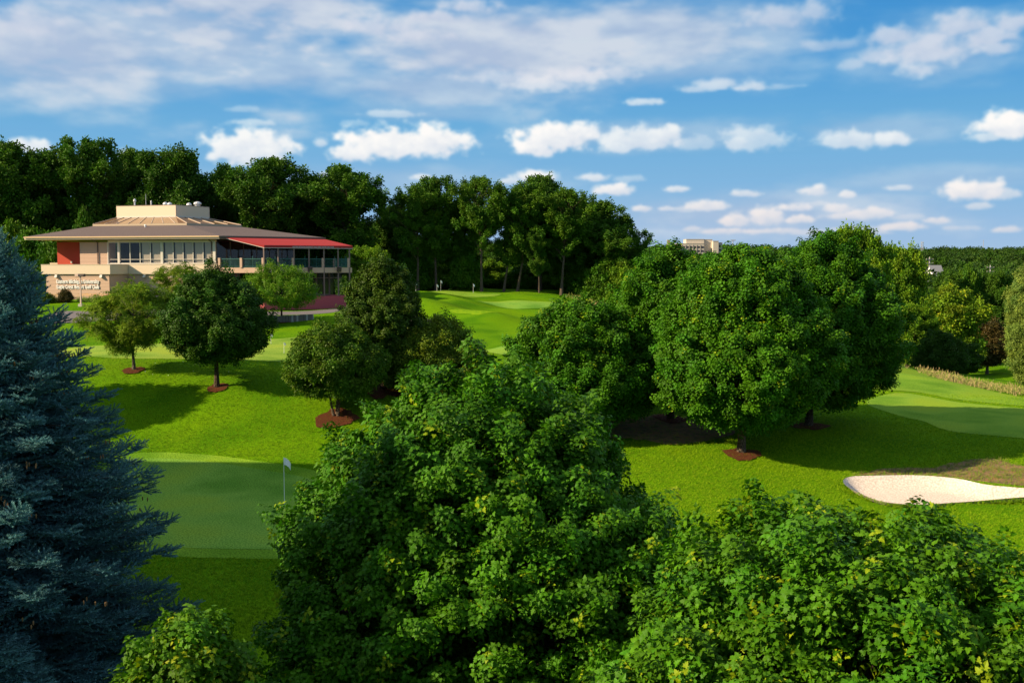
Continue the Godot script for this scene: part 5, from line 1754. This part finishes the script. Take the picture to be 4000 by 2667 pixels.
	for q in [
		[-71.7, -150, 22.0, 5.0, "oak_a", "tall oak at the far end of the wood, behind the spruce tip"],
		[-68.7, -155, 22.1, 4.8, "oak_c", "dark oak second in the row behind the spruce tip"],
		[-59.9, -152, 22.9, 5.2, "oak_b", "tallest oak, its ragged top above the clubhouse's outer roof corner"],
		[-56.8, -160, 22.1, 4.0, "oak_a", "slender oak just behind the penthouse's outer edge"],
		[-47.7, -150, 21.9, 5.3, "oak_c", "broad round topped oak above the clubhouse penthouse"],
		[-43.5, -158, 19.5, 4.1, "oak_b", "smaller oak beside the penthouse, under the first cloud"],
		[-34.2, -150, 19.4, 5.1, "oak_a", "broad oak above the roof hip beyond the penthouse"],
		[-30.3, -160, 18.2, 3.8, "oak_c", "narrow oak above the red awning's inner end"],
		[-23.5, -152, 17.9, 5.5, "oak_b", "wide oak directly above the red awning"],
		[-18.7, -168, 13.7, 3.1, "oak_a", "thin low oak in the gap above the bronze tree"],
		[-13.8, -154, 15.0, 3.6, "oak_d", "slim dark trunked oak beside the first hill flag"],
		[-11.2, -155, 16.6, 3.6, "oak_b", "tall ragged oak over the paired hill flags"],
		[-7.6, -157, 12.8, 3.0, "oak_a", "full oak with a thin trunk between the paired flags and the lone flag"],
		[-4.4, -152, 16.2, 3.6, "oak_d", "airy light green oak with a bare reddish trunk by the lone flag"],
		[-1.2, -153, 14.0, 3.2, "oak_b", "oak with a slanting pale trunk, first of the leaning pair", 0.13],
		[0.8, -152.5, 15.4, 3.6, "oak_d", "oak with a slanting pale trunk, second of the leaning pair", 0.16],
		[4.1, -156, 16.6, 4.0, "oak_a", "oak with the highest crown of the hilltop clump"],
		[3.9, -150.5, 9.0, 1.7, "oak_b", "thin pale stemmed young oak before the hilltop clump"],
		[7.1, -151, 15.0, 4.0, "oak_d", "oak with a thick upright trunk near the tall grass", 0.06],
		[9.6, -156, 13.4, 3.4, "oak_c", "dense oak third from the wood's open end"],
		[12.6, -157, 14.0, 4.1, "oak_a", "rounded oak second from the wood's open end"],
		[15.7, -150, 12.6, 3.4, "oak_b", "dark lower oak closing the wood's open end"]]:
		plant(q[4], "oak_tree", q[5], "tree", q[0], q[1], q[2], q[3], i * 1.3, wood, q[6] if q.size() > 6 else 0.0)
		i += 1
	var j := 0
	for q in [[-91.4, -180, 19.5, 5.6], [-82.1, -176, 18.7, 5.5], [-75.1, -178, 17.5, 5.5], [-67.0, -180, 18.1, 5.6], [-59.8, -176, 16.9, 5.5], [-52.8, -178, 16.3, 5.5], [-45.6, -180, 15.0, 5.6], [-36.9, -177, 14.3, 5.5], [-30.8, -180, 13.5, 5.6], [-23.9, -178, 12.6, 5.5], [-18.0, -185, 8.7, 5.8], [-12.3, -180, 9.3, 5.6], [-7.3, -184, 9.9, 5.7], [-1.9, -180, 10.2, 5.6], [2.6, -184, 11.8, 5.7], [6.6, -180, 10.8, 5.6], [11.5, -182, 11.5, 5.7], [16.6, -180, 10.2, 5.6], [20.9, -178, 8.8, 5.5]]:
		plant(["oak_a", "oak_c"][i % 2], "wood_tree", "dark second row tree of the oak wood, " + ["beyond the spruce, outermost", "just behind the spruce tip", "behind the row's second oak", "behind the clubhouse's outer roof corner", "behind the penthouse's outer edge", "behind the penthouse vents", "behind the penthouse's inner edge", "behind the roof hip", "behind the awning's inner end", "behind the awning's middle", "behind the awning's outer corner", "behind the first hill flag", "behind the paired hill flags", "behind the lone hill flag", "behind the first slanting trunk", "behind the second slanting trunk", "behind the highest hilltop crown", "behind the thick upright trunk", "at the wood's open end"][j], "tree", q[0], q[1], q[2], q[3], i * 2.1, "second row of the oak wood")
		i += 1
		j += 1
	j = 0
	for q in [[-66.7, -140, 10.0, 3.2], [-61.7, -136, 8.6, 3.1], [-57.8, -134, 8.1, 2.8], [-54.8, -142, 8.7, 2.6], [-19.6, -160, 4.8, 3.0], [-15.0, -158, 6.5, 2.6], [-12.6, -160, 4.6, 2.7], [-9.2, -164, 5.3, 3.1], [-6.6, -156, 6.0, 2.2], [-3.2, -166, 4.6, 3.1], [1.6, -163, 3.8, 2.7], [5.4, -165, 4.6, 3.1], [8.9, -160, 5.4, 3.3], [11.6, -157, 6.6, 3.6], [14.1, -152, 7.1, 3.1], [16.1, -148, 7.7, 2.8], [18.5, -150, 9.1, 2.8]]:
		plant("shrub" if j % 3 else "shrub_light", "understory_shrub", "leafy shrub at the oak wood's foot, " + ["outermost behind the spruce", "second behind the spruce", "behind the red bay of the clubhouse", "before the pointed tree behind the clubhouse roof", "nearest the bronze tree's top", "behind the first hill flag", "left of the paired flags", "right of the paired flags", "before the trunk by the lone flag", "behind the lone flag", "between the slanting trunks", "after the second slanting trunk", "before the thick upright trunk", "after the thick upright trunk", "near the start of the tall grass", "behind the tall grass", "closing the wood beside the maples"][j], "shrub", q[0], q[1], q[2], q[3], i * 1.9, "shrubs at the foot of the wood")
		i += 1
		j += 1
	plant("shrub", "pointed_shrub", "narrow pointed light green tree behind the outer clubhouse roof", "tree", -56.1, -138, 11.0, 1.4, 0.4)
	plant("locust", "light_shrub", "yellow green small tree just past the awning corner", "tree", -18.0, -130, 6.6, 2.6, 0.7)
	# ---- the valley beyond the fairway
	for q in [
		[32.3, -100, 12.4, 3.1, "locust", "light green treetop showing behind the tall maple trio"],
		[43.0, -118, 13.6, 3.3, "locust", "tall bright green locust beyond the fairway crest, beside the trio"],
		[42.0, -111, 6.6, 2.3, "locust", "low bright locust bough tree at the crest beside the widest maple"],
		[48.0, -128, 11.5, 3.0, "locust", "bright green locust between the tall locust and the yellow leaved tree"],
		[55.5, -150, 13.5, 3.4, "green_tree", "mid green tree behind the bright locusts, near the brown house"],
		[77.3, -185, 17.6, 3.0, "oak_c", "dark green elm below the first utility pole"],
		[81.5, -188, 18.0, 3.0, "green_tree", "dark green elm below the middle utility pole"],
		[85.5, -186, 17.2, 3.0, "oak_c", "dark green elm below the pole nearest the birch"],
		[91.0, -200, 12.5, 2.8, "oak_a", "dull green tree rising behind the bronze one"],
		[66.6, -163, 8.8, 2.4, "green_tree", "rounded green tree under the yellow leaved one, nearest the evergreen"],
		[69.6, -166, 8.6, 2.3, "green_tree", "rounded green tree in the middle under the yellow leaved one"],
		[72.6, -172, 8.8, 2.2, "oak_b", "pale stemmed tree at the head of the far fairway"],
		[58.0, -140, 7.5, 2.6, "oak_c", "dark low tree behind the clipped evergreen"],
		[52.0, -122, 5.0, 2.4, "oak_c", "dark shrub tree at the shaded foot of the locusts"],
		[97.0, -190, 16.5, 3.4, "oak_a", "dark elm touching the birch crown"]]:
		plant(q[4], "valley_tree", q[5], "tree", q[0], q[1], q[2], q[3], i * 1.7, "trees in the valley beyond the fairway")
		i += 1
	tree("yellow_tree", "fresh green tree with a patch of golden yellow leaves", "tree", 63.0, -150.0, {h = 14.2, h0 = 2.0, rad = 4.1, prof = OAK, boughs = 110, br = 1.1, per = 28, cs = 1.0, holes = -0.1, spray = clump.oak, leaf = M.leaf_light, tint = Color(0.85, 0.95, 0.9), vary = 0.4, gold = 0.05, gold_r = 2.4, trunk = 0.25, seed = 61, lump = 0.5}, "trees in the valley beyond the fairway")
	tree("evergreen_bush", "dense dark rounded evergreen on the edge of the fairway crest", "tree", 42.6, -104.0, {h = 3.9, h0 = 0.1, rad = 2.2, prof = BUSH, boughs = 90, br = 0.6, per = 40, cs = 1.1, spray = clump.small, leaf = M.leaf_dark, tint = Color(0.8, 0.8, 1.0), vary = 0.3, trunk = 0.15, seed = 62, flat = 0.5}, "trees in the valley beyond the fairway")
	tree("bronze_tree", "red bronze tree with straight trunk on the far fairway", "tree", 77.3, -170.0, {h = 8.9, h0 = 1.6, rad = 3.3, prof = EGG, boughs = 100, br = 0.9, per = 34, cs = 0.9, spray = clump.oak, leaf = M.leaf_bronze, vary = 0.3, trunk = 0.24, bark = M.bark_pale, seed = 63}, "trees in the valley beyond the fairway")
	tree("birch_tree", "pale green drooping birch at the picture's edge above the fairway", "tree", 47.6, -95.0, {h = 11.6, h0 = 0.3, rad = 2.7, prof = [0.6, 0.85, 0.95, 1.0, 1.0, 0.92, 0.8, 0.6, 0.2], boughs = 150, br = 0.65, per = 40, cs = 0.95, flat = 1.2, spray = clump.small, leaf = M.leaf_birch, vary = 0.3, trunk = 0.14, bark = M.bark_pale, seed = 64, up = 0.2}, "trees in the valley beyond the fairway")
	# ---- far wood: lumps of crown over the plain and ridge
	far_wood()

func far_wood() -> void:
	var r := RandomNumberGenerator.new()
	r.seed = 90
	for pass_ in 2:
		var st := start()
		for k in 26:
			var d := Vector3(r.randfn(), absf(r.randfn()) * 0.9 - 0.1, r.randfn()).normalized()
			var c := Vector3(d.x * 3.4, 6.5 + d.y * 4.4, d.z * 3.4)
			for j in 16:
				var e := (Vector3(r.randfn(), r.randfn(), r.randfn()).normalized() + d * 0.5).normalized()
				var p := c + e * 1.5 * pow(r.randf(), 0.4)
				leaf_oval(st, frame((e + Vector3(r.randfn(), r.randfn(), r.randfn()) * 0.5), Vector3(r.randfn() * 0.6, 1, r.randfn() * 0.6), p), 1.15, 1.0)
		tube(st, [Vector3(0, -1, 0), Vector3(0, 6, 0)], [0.3, 0.15], 5)
		var mesh := done(st)
		var xs := []
		for k in 4200:
			var d := 215.0 + 1750.0 * pow(r.randf(), 1.15)
			var a := r.randf_range(-0.16, 0.60) if k % 3 else r.randf_range(-0.62, 0.7)
			var x := a * d
			if d < 420.0 and absf(x - 150.0) < 60.0 and r.randf() < 0.25:
				continue
			if (x < 30.0 and d < 330.0) or (d < 262.0 and x > 55.0 and x < 112.0):
				continue
			xs.append(Vector3(x, ground(x, -d) - 0.5, -d))
		var mm := MultiMesh.new()
		mm.transform_format = MultiMesh.TRANSFORM_3D
		mm.use_colors = true
		mm.mesh = mesh
		mm.instance_count = xs.size()
		for k in xs.size():
			var s := r.randf_range(0.75, 1.35) * (1.0 + 0.25 * smoothstep(300.0, 1200.0, -xs[k].z))
			if -xs[k].z < 330.0:
				s *= 0.8
			mm.set_instance_transform(k, Transform3D(Basis(Vector3.UP, r.randf() * TAU).scaled(Vector3(s, s * r.randf_range(0.85, 1.1), s)), xs[k]))
			var v := r.randf_range(0.45, 0.95)
			mm.set_instance_color(k, Color(v * r.randf_range(0.9, 1.25), v, v * r.randf_range(1.0, 2.2)))
		var o := MultiMeshInstance3D.new()
		o.name = numbered("distant_wood")
		o.multimesh = mm
		o.material_override = M.leaf_oak
		add_child(o)
		tag(o, ["unbroken wood of rounded treetops covering the far plain and ridge", "darker treetops mixed through the far ridge wood"][pass_], "wood", "", "stuff")

# ---------------------------------------------------------------- beds, dead twigs, golfers

func flower_bed() -> void:
	var r := RandomNumberGenerator.new()
	r.seed = 71
	var labels := ["golden flower clump nearest the spruce under the lettered wall", "golden flower clump just short of the lamp post", "golden flower clump directly behind the lamp post", "golden flower clump right after the lamp post", "golden flower clump in the middle of the bed past the lamp post", "last golden flower clump before the wall corner"]
	for i in 6:
		var x: float = [-51.3, -49.4, -46.6, -45.7, -44.7, -43.7][i]
		var z := -113.9 + 0.1 * i
		var t := thing("flower_clump", labels[i], "flowers", Vector3(x, ground(x, z), z), 0.0, "golden flowers under the lettered wall")
		var st := start()
		for k in 90:
			var a := r.randf() * TAU
			var q := 0.5 * sqrt(r.randf())
			var h := r.randf_range(0.45, 0.8)
			var b := Vector3(cos(a) * q, 0, sin(a) * q)
			var tip := b * 1.25 + Vector3(0, h, 0)
			var w := Vector3(-sin(a), 0, cos(a)) * 0.03
			tri(st, b - w, tip, b + w)
			leaf_oval(st, frame(Vector3(cos(a), -0.2, sin(a)), Vector3.UP, b.lerp(tip, 0.6)), 0.2, 0.09)
		part(t, "foliage", st, M.stem_green)
		st = start()
		for k in 46:
			var a := r.randf() * TAU
			var q := 0.62 * sqrt(r.randf())
			var c := Vector3(cos(a) * q, r.randf_range(0.62, 0.92), sin(a) * q)
			for s in 6:
				var e := TAU * s / 6.0
				leaf_oval(st, frame(Vector3(cos(e), 0.15, sin(e)), Vector3(0, 1, 0.4), c), 0.07, 0.045)
		part(t, "blossom", st, M.yellow if i != 5 else M.orange)
	for q in [[-50.4, -113.4, 1.0, 1.1, "bronze green shrub beside the first golden flowers", 0], [-48.3, -113.6, 0.7, 1.4, "dark purple shrub between the golden flowers and the lamp post", 1], [-52.5, -113.0, 0.9, 1.2, "low green shrub at the lettered wall's outer foot", 0]]:
		tree("bed_shrub", q[4], "shrub", q[0], q[1], {h = q[3], h0 = 0.05, rad = q[2], prof = BUSH, boughs = 26, br = 0.3, per = 26, cs = 0.6, spray = clump.small, leaf = M.leaf_bronze if q[5] else M.leaf_olive, vary = 0.3, trunk = 0.04, limbs = 8, seed = 72 + int(q[2] * 10.0)}, "shrubs under the lettered wall")

func dead_twigs(label: String, x: float, y: float, z: float, sprouts: Array, seed_: int) -> void:
	var r := RandomNumberGenerator.new()
	r.seed = seed_
	var t := thing("bare_sapling", label, "bare sapling", Vector3(x, ground(x, z), z))
	var lift := y - t.position.y
	var st := start()
	tube(st, [Vector3(0, -0.2, 0), Vector3(0.03, lift * 0.5, 0.02), Vector3(0, lift, 0)], [0.035, 0.028, 0.02], 6)
	part(t, "stem", st, M.bark_grey)
	for s in sprouts:
		st = start()
		var d := Vector3(s[0], s[1], r.randf_range(-0.1, 0.1))
		var n := 6
		var pts := []
		var rs := []
		for i in n + 1:
			var f := float(i) / n
			pts.append(Vector3(0, lift - 0.02, 0) + d * f + Vector3(r.randfn(), r.randfn() * 0.4, r.randfn()) * 0.018 * d.length() + Vector3(d.x * 0.25 * f * (1.0 - f), 0, 0))
			rs.append(lerpf(0.012, 0.0035, f))
		tube(st, pts, rs, 5)
		for i in range(2, n):
			if r.randf() < 0.75:
				var side := 1.0 if r.randf() < 0.5 else -1.0
				var p: Vector3 = pts[i]
				var e := Vector3(side * r.randf_range(0.08, 0.25), r.randf_range(0.08, 0.25), r.randf_range(-0.1, 0.1)) * d.length()
				tube(st, [p, p + e * 0.55 + Vector3(0, 0.01, 0), p + e], [0.005, 0.004, 0.002], 4)
		part(t, "twig", st, M.bark_grey)

# a body as one surface: bones are [a, b, ra, rb]; surface nets on a grid
func body_mesh(bones: Array, lo: Vector3, hi: Vector3, cell: float, k := 0.05) -> ArrayMesh:
	var n := Vector3i(((hi - lo) / cell).ceil()) + Vector3i.ONE
	var field := PackedFloat32Array()
	field.resize(n.x * n.y * n.z)
	for z in n.z:
		for y in n.y:
			for x in n.x:
				var p := lo + Vector3(x, y, z) * cell
				var d := 1e3
				for b in bones:
					var a: Vector3 = b[0]
					var ab: Vector3 = b[1] - a
					var t := clampf((p - a).dot(ab) / maxf(ab.length_squared(), 1e-6), 0.0, 1.0)
					var e := (p - a - ab * t).length() - lerpf(b[2], b[3], t)
					var h := maxf(k - absf(d - e), 0.0) / k
					d = minf(d, e) - h * h * k * 0.25
				field[(z * n.y + y) * n.x + x] = d
	var at := {}
	var verts := PackedVector3Array()
	for z in n.z - 1:
		for y in n.y - 1:
			for x in n.x - 1:
				var sum := Vector3.ZERO
				var cuts := 0
				for e in [[0, 1], [2, 3], [4, 5], [6, 7], [0, 2], [1, 3], [4, 6], [5, 7], [0, 4], [1, 5], [2, 6], [3, 7]]:
					var ca := Vector3i(x + (e[0] & 1), y + ((e[0] >> 1) & 1), z + (e[0] >> 2))
					var cb := Vector3i(x + (e[1] & 1), y + ((e[1] >> 1) & 1), z + (e[1] >> 2))
					var va := field[(ca.z * n.y + ca.y) * n.x + ca.x]
					var vb := field[(cb.z * n.y + cb.y) * n.x + cb.x]
					if (va < 0.0) != (vb < 0.0):
						sum += Vector3(ca).lerp(Vector3(cb), va / (va - vb))
						cuts += 1
				if cuts:
					at[Vector3i(x, y, z)] = verts.size()
					verts.append(lo + sum / cuts * cell)
	var st := SurfaceTool.new()
	st.begin(Mesh.PRIMITIVE_TRIANGLES)
	st.set_smooth_group(0)
	for v in verts:
		st.add_vertex(v)
	for z in range(1, n.z - 1):
		for y in range(1, n.y - 1):
			for x in range(1, n.x - 1):
				var v0 := field[(z * n.y + y) * n.x + x]
				for axis in 3:
					var o := Vector3i(1 if axis == 0 else 0, 1 if axis == 1 else 0, 1 if axis == 2 else 0)
					var v1 := field[((z + o.z) * n.y + y + o.y) * n.x + x + o.x]
					if (v0 < 0.0) == (v1 < 0.0):
						continue
					var u := Vector3i(o.z, o.x, o.y)
					var w := Vector3i(o.y, o.z, o.x)
					var c := Vector3i(x, y, z)
					var q := [at.get(c - u - w, 0), at.get(c - w, 0), at.get(c, 0), at.get(c - u, 0)]
					if v0 >= 0.0:
						q.reverse()
					for i in [0, 2, 1, 0, 3, 2]:
						st.add_index(q[i])
	st.generate_normals()
	return st.commit()

func golfer(label: String, x: float, z: float, turn: float, arm: float) -> void:
	var t := thing("person", label, "person", Vector3(x, ground(x, z), z), turn, "golfers on the far fairway")
	var hand_l := Vector3(0.24, 1.02 - arm * 0.1, 0.2 + arm * 0.15)
	var hand_r := Vector3(-0.24, 0.98, 0.14)
	var bones := [[Vector3(0, 0.98, 0), Vector3(0, 1.38, 0.01), 0.15, 0.15], [Vector3(-0.13, 1.42, 0), Vector3(0.13, 1.42, 0), 0.08, 0.08], [Vector3(0, 1.45, 0), Vector3(0, 1.56, 0.01), 0.055, 0.05], [Vector3(0, 1.62, 0.02), Vector3(0, 1.68, 0.01), 0.088, 0.095], [Vector3(0, 1.63, 0.1), Vector3(0, 1.61, 0.115), 0.018, 0.014]]
	for s in [[1.0, hand_l], [-1.0, hand_r]]:
		var k: float = s[0]
		var h: Vector3 = s[1]
		var elbow := Vector3(0.25 * k, 1.16, 0.0)
		bones.append_array([[Vector3(0.18 * k, 1.42, 0), elbow, 0.062, 0.046], [elbow, h, 0.044, 0.03], [h, h + Vector3(0, -0.09, 0.03), 0.034, 0.026], [Vector3(0.09 * k, 0.95, 0), Vector3(0.11 * k, 0.5, 0.03), 0.095, 0.062], [Vector3(0.11 * k, 0.5, 0.03), Vector3(0.12 * k, 0.09, 0), 0.06, 0.042], [Vector3(0.12 * k, 0.05, -0.03), Vector3(0.13 * k, 0.035, 0.17), 0.045, 0.035]])
	part(t, "body", body_mesh(bones, Vector3(-0.4, -0.02, -0.25), Vector3(0.4, 1.82, 0.45), 0.03), M.skin)
	var shirt := [[Vector3(0, 1.0, 0), Vector3(0, 1.38, 0.01), 0.168, 0.165], [Vector3(-0.14, 1.42, 0), Vector3(0.14, 1.42, 0), 0.09, 0.09], [Vector3(0.18, 1.42, 0), Vector3(0.23, 1.24, 0), 0.075, 0.065], [Vector3(-0.18, 1.42, 0), Vector3(-0.23, 1.24, 0), 0.075, 0.065]]
	part(t, "shirt", body_mesh(shirt, Vector3(-0.4, 0.75, -0.3), Vector3(0.4, 1.6, 0.3), 0.035), M.white)
	var shorts := [[Vector3(0, 0.95, 0), Vector3(0, 1.02, 0), 0.165, 0.165], [Vector3(0.09, 0.95, 0), Vector3(0.11, 0.58, 0.02), 0.115, 0.09], [Vector3(-0.09, 0.95, 0), Vector3(-0.11, 0.58, 0.02), 0.115, 0.09]]
	part(t, "shorts", body_mesh(shorts, Vector3(-0.35, 0.42, -0.3), Vector3(0.35, 1.25, 0.3), 0.035), M.navy)
	var cap := [[Vector3(0, 1.71, 0.005), Vector3(0, 1.74, 0.0), 0.1, 0.095], [Vector3(-0.04, 1.7, 0.1), Vector3(0.04, 1.7, 0.15), 0.025, 0.02]]
	part(t, "cap", body_mesh(cap, Vector3(-0.2, 1.55, -0.2), Vector3(0.2, 1.9, 0.25), 0.025), M.white)
	var st := start()
	bar(st, hand_l + Vector3(0, -0.04, 0.03), hand_l + Vector3(0.05, -0.95, 0.25), 0.014)
	bx(st, hand_l + Vector3(0.02, -0.97, 0.26), Vector3(0.1, 0.05, 0.04))
	part(t, "golf_club", st, M.metal)

func boulder(x: float, z: float, s: Vector3, label: String, seed_: int) -> void:
	var st := SurfaceTool.new()
	st.begin(Mesh.PRIMITIVE_TRIANGLES)
	st.set_smooth_group(-1)
	var rows := []
	for i in 7:
		var row := []
		for k in 10:
			var a := PI * i / 6.0
			var b := TAU * k / 10.0
			var d := Vector3(sin(a) * cos(b), cos(a), sin(a) * sin(b))
			row.append(d * s * (1.0 + 0.5 * noise_b.get_noise_3d(d.x * 30.0 + seed_ * 40.0, d.y * 30.0, d.z * 30.0)))
		rows.append(row)
	for i in 6:
		for k in 10:
			quad(st, rows[i][k], rows[i][(k + 1) % 10], rows[i + 1][(k + 1) % 10], rows[i + 1][k])
	var o := part(self, numbered("boulder"), st, M.rock, Vector3(x, ground(x, z) + s.y * 0.45, z))
	tag(o, label, "boulder", "boulders by the hill")

func extras() -> void:
	M.rock = mat(0.24, 0.22, 0.22, 0.9)
	boulder(-9.6, -103.6, Vector3(0.9, 0.55, 0.7), "larger grey boulder beside the bronze tree at the hill's foot", 1)
	boulder(-8.2, -102.9, Vector3(0.6, 0.45, 0.5), "smaller grey boulder lower on the hill's foot", 2)
	M.stem_green = leaf_mat(0.07, 0.14, 0.015, 0.6, 0.4)
	M.stem_green.vertex_color_use_as_albedo = false
	M.yellow = mat(0.72, 0.36, 0.01, 0.7)
	M.orange = mat(0.62, 0.22, 0.01, 0.7)
	M.skin = mat(0.42, 0.24, 0.16, 0.6)
	M.navy = mat(0.04, 0.06, 0.14, 0.8)
	flower_bed()
	dead_twigs("bare dead sapling stems sticking up before the big front maple", -2.75, -9.05, -19.0, [[-0.28, 1.15], [0.12, 0.95], [0.5, 0.72], [-0.12, 0.6], [-0.45, 0.5]], 81)
	dead_twigs("bare grey twigs sticking up in the lower right corner", 7.25, -6.65, -15.4, [[0.30, 0.92], [-0.22, 0.6], [0.02, 0.75], [0.42, 0.5], [-0.42, 0.45], [0.2, 0.4]], 82)
	golfer("golfer in white shirt standing nearer the birch trunk side, far fairway", 67.3, -138.0, 0.4, 0.0)
	golfer("golfer in white shirt half hidden by birch leaves, far fairway", 68.5, -139.0, -0.6, 1.0)
